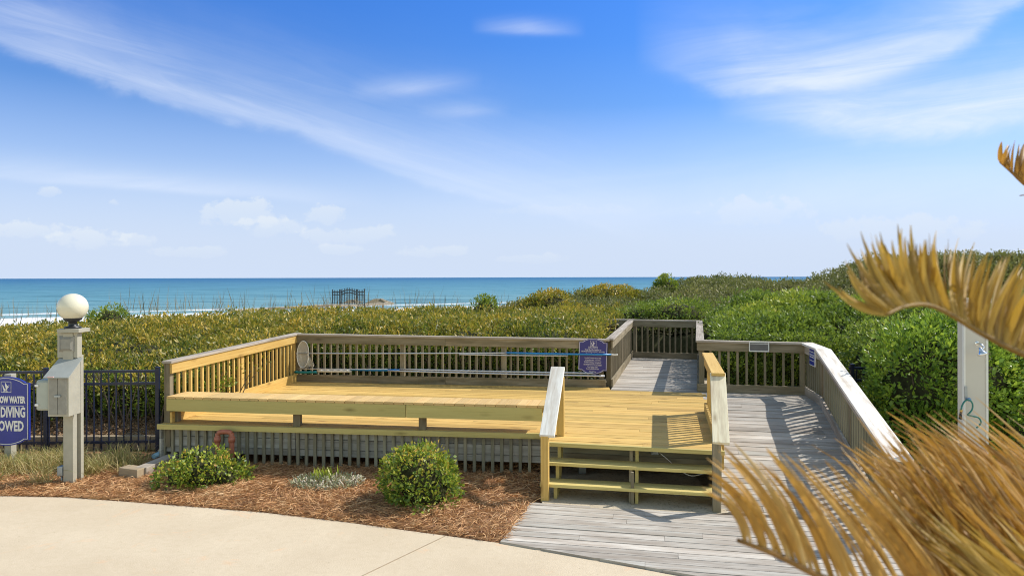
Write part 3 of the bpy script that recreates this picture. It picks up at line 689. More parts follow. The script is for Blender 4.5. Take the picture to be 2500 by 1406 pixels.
mb = MB(); mb.beam((-.28, -.018, .078), (.28, -.018, .078), .004, .006); o = mb.build('divider_line', M['signw'], None); o.parent = sg; o.data['local'] = 1
pz = sg.location.z
mb = MB(); mb.beam((.0, .07, -pz), (.0, .07, .52), .10, .10, up=(0, 1, 0)); o = mb.build('post', M['greypaint'], None, .004); o.parent = sg; o.data['local'] = 1

dn = (V(1.80, 13.13, 0)-V(-4.43, 13.97, 0)).normalized(); bang = math.atan2(dn.y, dn.x); bnn = V(dn.y, -dn.x, 0)
def onback(px, py, off=.06):
    """point in front of the back railing seen at a pixel"""
    a = V(-4.43, 13.97, 0)+bnn*off; k = (px-1250)/F; t = (k*a.y-a.x)/(dn.x-k*dn.y); p = a+dn*t
    return V(p.x, p.y, H-(py-hor(px))/F*p.y)
ns = thing('notice_sign', 'violet blue notice sign with curved top at the right end of the back railing', 'sign', tuple(onback(1447, 869.5, .075)))
ns.rotation_euler = (0, R(2.0), bang)
ol = sign_outline(.545, .69, .07, .075)
slab('sign_board', ol, .012, M['violet'], ns, .006)
ring('border', ol, (.97, .975), (.935, .95), M['signt'], ns, -.0085)
emblem(ns, 0, .245, .115, M['signt'], -.0085)
for tx, sz, z_ in (('NOTICE', .060, .165), ('Dogs Must Be Leashed on', .036, .125), ('GEORGETOWN COUNTY BEACHES', .034, .088), ('May 1st Thru Sept. 30th', .034, .048), ('Dogs MUST LEASHED BE at all TIMES', .027, -.035), ('by beachfront 8a.m. - 7p.m. Area', .030, -.072),
                   ('PLEASE Continue Curbside in', .032, -.118), ('All Campgrounds Comes Number', .030, -.155), ('Your Pickup of the', .032, -.205), ('Avoid a $500.00 Fine', .034, -.240), ('Thank You', .036, -.292)):
    text_obj(tx, sz, M['signt'], ns, 'lettering', (0, -.0085, z_), .82 if len(tx) < 30 else .74, .0008, ext=.0006)
mb = MB()
for z_ in (-.095*1, .018, -.178): mb.beam((-.17, -.0085, z_), (.17, -.0085, z_), .002, .003)
o = mb.build('divider_line', M['signt'], None); o.parent = ns; o.data['local'] = 1

# plaque on the far railing
d2 = (V(5.28, 12.24, 0)-V(3.42, 12.62, 0)).normalized(); n2 = V(d2.y, -d2.x, 0)
pp = thing('plaque', 'dark plaque in a pale metal frame on the railing above the ramp', 'plaque', tuple(Q(1852.5, 846, 12.315)))
pp.rotation_euler = (0, 0, math.atan2(d2.y, d2.x))
def lbeam(name, mat, par, *a, **k):
    mb = MB(); mb.beam(*a, **k); o = mb.build(name, mat, None); o.parent = par; o.data['local'] = 1; return o
lbeam('plate', plain('plaque_face', (.13, .12, .12), .5), pp, (-.16, 0, 0), (.16, 0, 0), .012, .15)
mbx = MB()
for a, b_ in (((-.172, -.008, .082), (.172, -.008, .082)), ((-.172, -.008, -.082), (.172, -.008, -.082))): mbx.beam(a, b_, .012, .02)
for x_ in (-.165, .165): mbx.beam((x_, -.008, -.07), (x_, -.008, .07), .016, .012, up=(0, 1, 0))
mbx.beam((-.15, -.008, .052), (.15, -.008, .052), .008, .01)
o = mbx.build('frame', M['signw'], None); o.parent = pp; o.data['local'] = 1
# blue / white sign on the corner railing
qs = thing('rules_sign', 'narrow blue and white sign fixed to the corner railing at the top of the ramp', 'sign', tuple(Q(1983.5, 869, 11.60)))
dd = (V(5.29, 12.26, 0)-V(5.10, 11.2, 0)).normalized(); qs.rotation_euler = (0, 0, math.atan2(-dd.y, -dd.x))
qs.rotation_euler = (0, 0, math.atan2(dd.y, dd.x))
lbeam('panel', M['signw'], qs, (-.17, 0, 0), (.17, 0, 0), .02, .33)
mbx = MB()
for z0, z1 in ((.075, .15), (-.07, .06), (-.15, -.085)): mbx.beam((-.155, .0115, (z0+z1)/2), (.155, .0115, (z0+z1)/2), .006, z1-z0)
o = mbx.build('blue_bands', M['blue'], None); o.parent = qs; o.data['local'] = 1
mbx = MB()
for z_ in (.02, -.015): 
    for x_ in (-.12, -.05, .03, .10): mbx.beam((x_-.025, .0155, z_), (x_+.025, .0155, z_), .003, .018)
o = mbx.build('white_print', M['signw'], None); o.parent = qs; o.data['local'] = 1

# ================================================================= POOL POLES AND NET ON THE BACK RAILING
def pole(label, segs, rad=.014, off=.09, name='pool_pole'):
    p0 = onback(segs[0][0], segs[0][1], off); t = thing(name, label, 'pool pole', tuple(p0), 'pool poles hung along the back railing')
    for (xa_, ya_, xb_, yb_, mt, k, nm) in [(s_[0], s_[1], s_[2], s_[3], s_[4], s_[5], s_[6]) for s_ in segs]:
        mb = MB(); mb.tube([onback(xa_, ya_, off), onback((xa_+xb_)/2, (ya_+yb_)/2+.6, off), onback(xb_, yb_, off)], rad*k, 10, sub=4); mb.build(nm, M[mt], t)
    return t
np_ = pole('long silver pole of the skimmer net across the upper balusters', [(721, 862.5, 1240, 861.5, 'silver', .95, 'tube')], off=.085)
pole('blue telescopic pole with a white tip reaching across the notice sign', [(1236, 861, 1492, 865.5, 'polebl', 1.25, 'tube'), (1492, 865.5, 1508, 866, 'whitep', 1.0, 'tip')], off=.115)
pole('white pole tucked under the blue pole beside the notice sign', [(1120, 865, 1386, 868.5, 'silver', 1., 'tube')], off=.09)
pole('lower pole with a teal grip and a white padded sleeve', [(719, 908, 774, 908, 'teal', 1.7, 'grip'), (774, 905, 856, 905.5, 'whitep', 1.9, 'sleeve'), (856, 902, 975, 903.5, 'polebl', 1.5, 'tube'), (975, 901, 1448, 911, 'silver', 1.15, 'tube')], off=.10)
pole('lowest thin silver pole resting just above the bottom board', [(722, 900, 946, 900.5, 'silver', .8, 'tube'), (946, 905, 1476, 918, 'silver', 1.15, 'tube')], off=.13)
# net bag : oval rim + cloth
nt_ = thing('skimmer_net', 'white mesh skimmer net hanging at the left end of the back railing', 'net', tuple(onback(745, 870, .1)))
c0 = onback(739, 865, .11)
rim = []
for k in range(21):
    a = 2*math.pi*k/20; rim.append(c0+dn*(.125*math.cos(a)+.02*math.sin(a))+V(0, 0, .27*math.sin(a)-.02*math.cos(a)))
mb = MB(); mb.tube(rim, .009, 6, cap=False); mb.build('rim', M['whitep'], nt_)
mb = MB(); i = 0; rows = []
for j in range(7):
    s_ = j/6; r_ = []
    for k in range(20):
        a = 2*math.pi*k/20; sc = (1-s_*.88); p = c0+dn*((.125*math.cos(a)+.02*math.sin(a))*sc+.20*s_*s_)+V(0, 0, (.27*math.sin(a))*sc-.22*s_)-bnn*(.05*math.sin(s_*2.2))
        p += V(random.uniform(-1, 1), random.uniform(-1, 1), random.uniform(-1, 1))*.010*(s_ > 0); r_.append(p)
    rows.append(r_)
mb.v = [p for r_ in rows for p in r_]
for j in range(6):
    for k in range(20): k2 = (k+1) % 20; mb.face([j*20+k, j*20+k2, j*20+20+k2, j*20+20+k], None, 0, True)
mb.face([120+k for k in range(20)])
mb.build('bag', M['netting'], nt_)

# ================================================================= METAL FENCES
def iron_fence(label, x0, x1, y0, y1, h=1.36, posts=(), sp=.112, mat='navy', z0=.06, bottom=True):
    t = thing('metal_fence', label, 'fence', (x0, y0, 0)); A = V(x0, y0, 0); B = V(x1, y1, 0); d = (B-A).normalized(); L = (B-A).length
    for z_ in (h-.05, h-.24)+((.22,) if bottom else ()):
        mb = MB(); mb.beam(A+V(0, 0, z_), B+V(0, 0, z_), .03, .038); mb.build('rail', M[mat], t)
    pr = None
    for k in range(1, int(L/sp)):
        p = A+d*(k*sp); sh_ = k % 2
        if pr is None:
            mb = MB(); mb.beam(V(p.x, p.y, z0), V(p.x, p.y, h-.10), .018, .018, up=tuple(d)); 
            i = len(mb.v); tip = V(p.x, p.y, h-.06); mb.v += [V(p.x-.009, p.y-.009, h-.10), V(p.x+.009, p.y-.009, h-.10), V(p.x+.009, p.y+.009, h-.10), V(p.x-.009, p.y+.009, h-.10), tip]
            for a, b_ in ((0, 1), (1, 2), (2, 3), (3, 0)): mb.face([i+a, i+b_, i+4])
            pr = mb.build('picket', M[mat], t); p0 = p.copy()
        else:
            o = pr.copy(); C.objects.link(o); o.parent = t; o.location = p-p0
    for u in posts:
        p = A+d*u; mb = MB(); mb.beam(V(p.x, p.y, -.05), V(p.x, p.y, h+.0), .055, .055, up=tuple(d))
        mb.beam(V(p.x, p.y, h), V(p.x, p.y, h+.018), .062, .062, up=tuple(d)); mb.build('post', M[mat], t, .003)
    return t
iron_fence('navy metal picket fence left of the deck behind the lamp post', -9.6, -5.50, 10.40, 10.60, posts=(.05, 2.42, 4.10))
iron_fence('navy metal picket fence behind the green shrubs right of the ramp', 5.30, 10.4, 10.75, 10.6, posts=(.05, 2.5, 4.9))

# low timber edging behind the fence, corner timbers, pipes
et = thing('timber_edging', 'low weathered timber edging under the navy fence', 'edging', (-7.5, 10.8, 0))
mb = MB()
for k in range(6): mb.beam((-9.6+k*.78, 10.70+k*.02, .16), (-8.83+k*.78, 10.72+k*.02, .16), .10, .22)
mb.build('timbers', M['timber'], et, .008)
tc = thing('timber_corner', 'mitred pair of pale landscape timbers lying in the pine straw', 'timber', (-5.2, 9.3, 0))
A = V(*G(283, 1150), 0); A = V(G(283, 1172)[0], G(283, 1172)[1], .0)
c1 = G(335, 1175); a1 = G(282, 1166)
P0 = V(-5.35, 9.40, .17); P1 = V(-5.03, 9.28, .17); P2 = V(-4.93, 10.35, .17)
mb = MB(); mb.beam(P0, P1, .17, .15, anchor=1, r=.5); mb.build('timber', M['timber'], tc, .006)
mb = MB(); mb.beam(P1+V(-.045, .04, .003), P2, .17, .15, anchor=1, r=.9); mb.build('timber', M['cap'], tc, .006)
pc = G(548, 1100, .1)
tp = thing('bent_pipe', 'terracotta red pipe bent over in front of the deck skirt', 'pipe', (-3.95, 9.66, 0))
yp = 9.66; xp0, xp1 = (530-1250)/F*yp, (565-1250)/F*yp
mb = MB(); mb.tube([(xp0, yp, -.02), (xp0, yp, .50), (xp0+.012, yp, .55), (xp0+.045, yp, .575), (xp1-.045, yp, .575), (xp1-.012, yp, .55), (xp1, yp, .50), (xp1, yp, .0)], .034, 14, sub=3); mb.build('pipe_run', M['terra'], tp)
for x_ in (xp0, xp1):
    mb = MB(); mb.lathe((x_, yp, .43), [(.036, 0), (.047, .003), (.047, .075), (.036, .078)], 18); mb.build('collar', M['terra'], tp)
cp = Q(386, 1107, 10.0)
tp = thing('drain_pipe', 'pale blue pipe end in a round concrete flange beside the fence end', 'pipe', tuple(cp))
mb = MB(); mb.lathe(cp+V(.02, .04, 0), [(.062, 0), (.068, .01), (.068, .04), (.05, .05)], 20, axis=(0.2, 1, 0)); mb.build('flange', M['conc'], tp)
mb = MB(); mb.tube([cp+V(.02, .06, 0), cp+V(-.02, -.10, -.015)], .036, 16); mb.build('pipe_end', M['pipeb'], tp)

# ================================================================= SHOWER COLUMN
sx0, sx1 = 4.80+.02, 5.16+.0; 
scol = thing('shower_column', 'beige outdoor shower column with chrome head and green hose', 'outdoor shower', (5.06, 7.55, 0))
yF = 7.40; xl = (2352-1250)/F*yF; xr = (2412-1250)/F*yF; zt = 2.46
mb = MB(); mb.beam(((xl+xr)/2, yF+.055, -.05), ((xl+xr)/2, yF+.055, zt), (xr-xl)-.006, .10, up=(0, 1, 0)); mb.build('panel', M['showerw'], scol)
mb = MB(); mb.beam((xl+.010, yF+.01, -.05), (xl+.010, yF+.01, zt), .020, .03, up=(0, 1, 0)); mb.build('corner_trim', M['showert'], scol, .003)
mb = MB(); mb.beam((xr-.012, yF+.01, -.05), (xr-.012, yF+.01, zt), .024, .03, up=(0, 1, 0)); mb.build('corner_trim', M['showert'], scol, .003)
mb = MB(); mb.beam(((xl+xr)/2, yF+.06, zt), ((xl+xr)/2, yF+.06, zt+.05), (xr-xl)+.05, .17, up=(0, 1, 0)); mb.build('cap', M['showert'], scol, .003)
b0_ = Q(2383, 838, yF+.02); 
mb = MB(); mb.lathe(b0_, [(.032, 0), (.030, -.012), (.014, -.02)][::1], 20, axis=(0, 1, 0)); mb.build('wall_flange', M['chrome'], scol)
hd = Q(2397, 862, yF-.13)
mb = MB(); mb.tube([b0_, b0_+V(0, -.06, .0), b0_+V(.01, -.10, -.03), b0_.lerp(hd, .8)+V(0, 0, .01)], .010, 10, sub=4); mb.build('arm', M['chrome'], scol)
ax = (b0_+V(0, -.02, .1)-hd).normalized(); ax = V(-.25, .25, 1).normalized()
mb = MB(); mb.lathe(hd-ax*.02, [(.035, -.004), (.046, 0), (.046, .014), (.030, .035), (.016, .06), (.014, .085)], 24, axis=tuple(ax)); mb.build('shower_head', M['chrome'], scol)
k1 = Q(2357, 955, yF-.02)
mb = MB(); mb.beam(Q(2357, 943, yF-.02), Q(2358, 975, yF-.02), .03, .01, up=(0, 1, 0)); mb.build('bracket', M['galv'], scol, .002)
kn = Q(2365, 975, yF-.05)
mb = MB(); mb.lathe(kn+V(0, .05, 0), [(.010, 0), (.010, -.04), (.02, -.045), (.02, -.06), (.012, -.065)], 14, axis=(0, 1, 0)); mb.build('tap', plain('blue_tap', (.14, .26, .42), .4), scol)
mb = MB(); mb.tube([Q(a, b_, yF-.06) for a, b_ in ((2346, 1000), (2348, 990), (2355, 979), (2365, 976), (2373, 984), (2373, 998), (2366, 1008), (2362, 1012), (2375, 1016), (2388, 1019), (2394, 1029), (2390, 1038), (2383, 1044))], .0085, 10, sub=4); mb.build('hose', M['hose'], scol)
mb = MB(); mb.tube([Q(2346, 999, yF-.06), Q(2345.5, 1005, yF-.06)], .014, 12); mb.build('hose_coupling', M['brass'], scol)
mb = MB(); mb.tube([Q(2345.5, 1005, yF-.06), Q(2343, 1023, yF-.065)], [.012, .016], 12); mb.build('nozzle', M['black'], scol)

# ================================================================= DUNE WALK, GATE
dw = thing('dune_walkway', 'pale weathered walkway rail running through the scrub towards the sea gate', 'boardwalk', (-15, 54, -1))
mb = MB()
pts = [Q(560, 757, 50), Q(650, 751.5, 52), Q(810, 743, 54), Q(870, 742.5, 55), Q(955, 739, 57)]
for a, b_ in zip(pts, pts[1:]): mb.beam(a, b_, .8, .16, anchor=1)
mb.build('walk_edge', M['dune'], dw)
mb = MB()
for a, b_ in zip(pts, pts[1:]):
    for k in range(4):
        p = along(a, b_, k/4); mb.beam(p+V(0, 0, -.16), p+V(0, 0, -1.6), .12, .12, up=(0, 1, 0))
mb.build('piles', M['dune'], dw)
# hipped landing rails
def hip(label, x0, x1, y, zb_, hh, mat, name='stair_landing'):
    t = thing(name, label, 'wooden landing', ((x0+x1)/2, y, zb_)); mb = MB(); w_ = x1-x0
    mb.v = [V(x0, y, zb_), V(x1, y, zb_), V(x1, y+2, zb_), V(x0, y+2, zb_), V(x0+w_*.36, y+.5, zb_+hh), V(x1-w_*.36, y+.5, zb_+hh), V(x1-w_*.36, y+1.5, zb_+hh), V(x0+w_*.36, y+1.5, zb_+hh)]
    for f in ((0, 1, 5, 4), (1, 2, 6, 5), (2, 3, 7, 6), (3, 0, 4, 7), (4, 5, 6, 7), (0, 3, 2, 1)): mb.face(f, [(0, 0), (2, 0), (2, 1), (0, 1)], .3)
    mb.build('sloping_boards', mat, t)
    mb = MB(); mb.beam(V(x1-w_*.36, y+.45, zb_+hh+.03), V(x1+.5, y-.05, zb_+.08), .10, .05); mb.build('edge_rail', M['dune'], t)
q0, q1 = Q(886, 742, 57), Q(948, 742, 57); hip('grey hipped wooden landing just right of the black gate', q0.x, q1.x, 57, q0.z-.03, .42, M['rail'])
q0, q1 = Q(830, 741, 57), Q(868, 741, 57); hip('small dark mound of boards behind the black gate', q0.x, q1.x, 57.5, q0.z, .26, M['rail'])
gt = thing('sea_gate', 'black iron gate with arched top standing against the sea', 'gate', tuple(Q(850, 745, 55)))
def gx(px): return (px-1250)/F*55
def gz(py): return H-(py-678)/F*55
mb = MB()
for px, top, w_ in ((812, 706.5, .07), (829.5, 706, .085), (833, 706, .075), (870, 706, .085), (873.5, 706, .075), (889.5, 705, .07)):
    mb.beam((gx(px), 55, gz(752)), (gx(px), 55, gz(top)), w_, w_, up=(0, 1, 0)); 
mb.build('posts', M['iron'], gt)
mb = MB()
for px in list(np.arange(816.2, 828, 4.1))+list(np.arange(877.5, 888, 4.0)): mb.beam((gx(px), 55, gz(750)), (gx(px), 55, gz(708)), .05, .05, up=(0, 1, 0))
for a, b_ in ((812, 829), (873, 889)):
    for py in (713.2, 719.3): mb.beam((gx(a), 55, gz(py)), (gx(b_), 55, gz(py)), .07, .07)
mb.build('side_panel', M['iron'], gt)
mb = MB()
def arch(px, base, rise): return base-rise*math.sin(math.pi*(px-833)/37)
for px in np.arange(837, 869, 4.0): mb.beam((gx(px), 55, gz(750)), (gx(px), 55, gz(arch(px, 706.5, 3.8))), .05, .05, up=(0, 1, 0))
for base in (713, 719.3):
    for k in range(10):
        a = 833+3.7*k; mb.beam((gx(a), 55, gz(arch(a, base, 5))), (gx(a+3.7), 55, gz(arch(a+3.7, base, 5))), .075, .075)
mb.build('gate_leaf', M['iron'], gt)

# ================================================================= VEGETATION
def clump_leaves(cx, cy, cz, rad, per, L, Wr, name, mat, parent=None, updir=.5, fr=None, squash=.8, tn=None):
    """leaf clumps; cx.. arrays of clump centres; per leaves each"""
    n = len(cx); tot = n*per; idx = np.repeat(np.arange(n), per)
    D = unit(rng.normal(size=(tot, 3))); D[:, 2] = np.abs(D[:, 2])*.9-.12; D[:, 1] -= .25; D = unit(D)
    rr = rad[idx]*rng.uniform(.55, 1.08, tot)
    P = np.stack([cx[idx], cy[idx], cz[idx]], 1)+D*rr[:, None]*np.array([1, 1, squash])
    LD = unit(D+rng.normal(size=(tot, 3))*.55+np.array([0, 0, updir]))
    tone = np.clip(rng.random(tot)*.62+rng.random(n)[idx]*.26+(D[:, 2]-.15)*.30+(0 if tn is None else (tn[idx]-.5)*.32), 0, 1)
    Lr = L[idx]*rng.uniform(.7, 1.25, tot)
    return leaves(P, LD, Lr, Lr*Wr*rng.uniform(.8, 1.2, tot), tone, name, mat, parent)

# --- zone A : olive yellow hedge behind deck and navy fence
def yfA(x): return np.where(x < -4.75, 11.15, 14.45-.137*(x+4.43))
def ybA(x): return 19.3+3.9*sm((x+14)/6)
def zA(x, y):
    return 1.02+.40*sm((y-11.0)/4.2)+.28*sm((x+14)/8)+.16*(vnoise(x, y, .5, 1)-.5)+.14*(vnoise(x, y, 1.6, 2)-.5)+.30*(domes(x, y, 1.15, 1)[0]-.75)-.25*(1-sm((y-yfA(x))/.7))
n_ = 4200; xx = rng.uniform(-19, 3.6, n_); t = rng.random(n_)**1.2; yy = yfA(xx)+.15+t*(ybA(xx)-yfA(xx))
ok = (np.abs(xx/yy) < .80) & (xx < 1.45+.25*(yy-13.0)); ok &= ~((xx > -4.75) & (xx < -4.4) & (yy < 14.4))
xx = xx[ok]; yy = yy[ok]; rad = rng.uniform(.14, .36, len(xx)); cz = zA(xx, yy)-rad*.85+rng.normal(size=len(xx))*.07
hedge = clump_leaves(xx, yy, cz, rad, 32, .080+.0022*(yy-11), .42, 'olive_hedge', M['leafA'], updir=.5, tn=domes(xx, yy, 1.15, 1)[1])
tag(hedge, 'dense olive and yellow leaved hedge behind the deck and navy fence', 'hedge', kind='stuff')
# front faces (seen through the fences)
n_ = 1500; xx = rng.uniform(-11.5, 1.6, n_); zz = rng.uniform(.1, 1.4, n_)**.8; yy = yfA(xx)+.1+rng.random(n_)*.35+.25*(1-zz/1.4)
ok = zz < zA(xx, yy)-.1; ok &= (zz > .45) | (rng.random(n_) < .25)
# the hedge side facing the left railing
n2_ = 400; xs2 = np.full(n2_, -4.95)-rng.random(n2_)*.35; ys2 = rng.uniform(11.2, 14.2, n2_); zs2 = rng.uniform(.3, 1.35, n2_)
xx = np.concatenate([xx[ok], xs2]); yy = np.concatenate([yy[ok], ys2]); zz = np.concatenate([zz[ok], zs2])
o = clump_leaves(xx, yy, zz, rng.uniform(.12, .24, len(xx)), 26, np.full(len(xx), .07), .42, 'hedge_front_leaves', M['leafC'], updir=.3)
tag(o, 'darker green leaves low in the hedge seen through the railings', 'hedge', kind='stuff')
# dark sheet under the leaves: blocks light, its colour carries the inner shade
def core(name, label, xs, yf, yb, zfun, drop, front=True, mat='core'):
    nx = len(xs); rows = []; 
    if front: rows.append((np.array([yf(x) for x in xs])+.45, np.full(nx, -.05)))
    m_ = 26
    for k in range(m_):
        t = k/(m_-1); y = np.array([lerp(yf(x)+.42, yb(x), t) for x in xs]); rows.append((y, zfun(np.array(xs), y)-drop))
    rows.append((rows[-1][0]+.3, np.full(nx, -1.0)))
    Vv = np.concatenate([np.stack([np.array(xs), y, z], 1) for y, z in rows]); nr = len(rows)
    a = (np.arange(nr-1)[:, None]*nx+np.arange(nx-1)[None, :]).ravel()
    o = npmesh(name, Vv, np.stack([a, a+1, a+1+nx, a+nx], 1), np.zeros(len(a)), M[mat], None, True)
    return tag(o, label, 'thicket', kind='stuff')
xsA = np.linspace(-19, 1.6, 120)
core('hedge_core', 'dark sheet for the shade inside the olive hedge', xsA, lambda x: float(yfA(np.array(x))), lambda x: float(ybA(np.array(x)))-.4, zA, .34)
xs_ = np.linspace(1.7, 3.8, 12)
core('hedge_core', 'dark sheet for the shade inside the hedge beyond the walkway end', xs_, lambda x: 18.8, lambda x: 22.8, zA, .3)
# stems and twigs
mb = MB()
for k in range(150):
    x_ = random.uniform(-9.8, 1.4); y_ = float(yfA(np.array(x_)))+random.uniform(.05, .4); p = V(x_, y_, 0); ang = random.uniform(-.5, .5)
    pts = [p]
    for j in range(4): p = p+V(math.sin(ang)*.28+random.uniform(-.08, .08), random.uniform(-.05, .05), .30); pts.append(p)
    mb.tube(pts, [.016, .005], 5, cap=False)
tag(mb.build('hedge_stems', M['twigd']), 'thin bare stems inside the foot of the hedge', 'stems', kind='stuff')
n_ = 2600; xx = rng.uniform(-17, 1.0, n_); w = (rng.random(n_) < np.where(xx < -6, 1, .35)); xx = xx[w]; n_ = len(xx)
yy = yfA(xx)+.1+rng.random(n_)**1.3*(ybA(xx)-yfA(xx)); P = np.stack([xx, yy, zA(xx, yy)-.12], 1)
T = P+rng.normal(size=(n_, 3))*np.array([.20, .12, .05])+np.array([0, 0, .16])
o = blades(P, T, rng.uniform(.004, .008, n_), rng.random(n_), 'dry_twigs', M['oats'], bend=.3)
tag(o, 'pale dry twigs poking out of the left part of the hedge', 'twigs', kind='stuff')

# --- zone B : dune scrub ridge, far right
sk_px = np.array([1180, 1261, 1308, 1347, 1390, 1416, 1452, 1495, 1560, 1590, 1650, 1704, 1775, 1819, 1848, 1894, 1919, 1948, 1991, 2038, 2063, 2110, 2200, 2300, 2350, 2420, 2500, 2650, 2900.])
sk_py = np.array([752, 746, 737, 722, 727, 720, 717, 710, 720, 715, 697, 684, 681, 684, 691, 695, 689, 692, 681, 671, 661, 645, 637, 634, 630, 629, 638, 640, 640.])
dp_px = np.array([1180, 1347, 1500, 1650, 1775, 2000, 2200, 2500, 2900.]); dp_d = np.array([24, 26, 29, 33, 36, 32, 26, 22, 20.])
def ridge(px):
    d = np.interp(px, dp_px, dp_d); y = np.interp(px, sk_px, sk_py)+2.5; return d, H-(y-677)/F*d
def zB(px, d):
    dr, zr = ridge(px); d0 = 18.9; z0 = 1.33+.25*sm((px-1700)/200)-.1
    t = (d-d0)/(dr-d0); z = lerp(z0, zr, sm(t)**.9)
    x = (px-1250)/F*d
    return z+(.30*(vnoise(x, d, .45, 8)-.5)+.18*(vnoise(x, d, 1.1, 9)-.5)+.75*(domes(x, d, 2.3, 3)[0]-.72))*np.clip(1.6-t*1.2, .45, 1)-np.clip(d-dr, 0, 10)*.15
n_ = 6200; pxs = rng.uniform(1190, 2720, n_); dr, _ = ridge(pxs); t = rng.random(n_)*1.12; dd_ = 18.9+t*(dr-18.9)
ok = ~((pxs < 1500) & (dd_ < 22.8)); pxs = pxs[ok]; dd_ = dd_[ok]
zz = zB(pxs, dd_); rad = rng.uniform(.20, .42, len(pxs)); xx = (pxs-1250)/F*dd_
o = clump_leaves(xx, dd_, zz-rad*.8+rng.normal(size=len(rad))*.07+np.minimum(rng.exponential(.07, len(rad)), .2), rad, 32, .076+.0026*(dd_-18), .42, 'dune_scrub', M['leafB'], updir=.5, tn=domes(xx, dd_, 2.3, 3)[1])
tag(o, 'grey green dune scrub rising to the ridge on the right', 'scrub', kind='stuff')
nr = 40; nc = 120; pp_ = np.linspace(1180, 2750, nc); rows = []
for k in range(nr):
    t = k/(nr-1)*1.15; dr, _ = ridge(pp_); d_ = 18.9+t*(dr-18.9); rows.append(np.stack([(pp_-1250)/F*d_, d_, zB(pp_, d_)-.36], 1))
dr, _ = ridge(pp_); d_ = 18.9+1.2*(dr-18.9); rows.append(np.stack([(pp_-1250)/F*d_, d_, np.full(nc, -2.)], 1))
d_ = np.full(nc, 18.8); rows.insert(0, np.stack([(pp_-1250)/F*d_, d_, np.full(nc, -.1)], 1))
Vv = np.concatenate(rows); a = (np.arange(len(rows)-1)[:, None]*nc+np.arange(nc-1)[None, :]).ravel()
tag(npmesh('scrub_core', Vv, np.stack([a, a+1, a+1+nc, a+nc], 1), np.zeros(len(a)), M['core'], None, True), 'dark sheet for the shade inside the dune scrub', 'thicket', kind='stuff')

# --- zone C : bright green hedge right of the walkway
def zC(x, y):
    px = 1250+x/y*F
    return 1.52+.50*sm((px-1700)/160)*sm((y-13.0)/2.2)+.02*(y-13)+.20*(vnoise(x, y, .8, 12)-.5)+.14*(vnoise(x, y, 1.8, 13)-.5)+.40*(domes(x, y, 1.35, 2)[0]-.72)-.25*(1-sm((y-12.95)/.6))
n_ = 2300; xx = rng.uniform(3.8, 14.5, n_); yy = 13.0+rng.random(n_)*4.6; ok = (xx > 3.95+.25*(yy-12.9)) & (xx/yy < .8); xx = xx[ok]; yy = yy[ok]
rad = rng.uniform(.16, .33, len(xx))
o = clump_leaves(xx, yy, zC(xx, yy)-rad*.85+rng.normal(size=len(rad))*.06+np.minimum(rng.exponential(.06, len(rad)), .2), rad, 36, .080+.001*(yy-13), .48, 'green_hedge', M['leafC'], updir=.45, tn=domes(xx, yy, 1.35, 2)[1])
tag(o, 'bright green hedge behind the railings at the head of the ramp', 'hedge', kind='stuff')
n_ = 1000; xx = rng.uniform(3.9, 10.5, n_); zz = rng.uniform(.1, 1.6, n_); yy = 12.95+rng.random(n_)*.4+.2*(1-zz/1.6)
o = clump_leaves(xx, yy, zz, rng.uniform(.12, .24, n_), 38, np.full(n_, .058), .48, 'green_hedge_front', M['leafC'], updir=.3)
tag(o, 'leafy front of the green hedge below the railing top', 'hedge', kind='stuff')
core('green_hedge_core', 'dark sheet for the shade inside the green hedge', np.linspace(4.25, 14.5, 60), lambda x: 12.95, lambda x: min(17.4, 12.9+(x-4.15)/.25+.3), zC, .34)
# hedge side along the right of the walkway

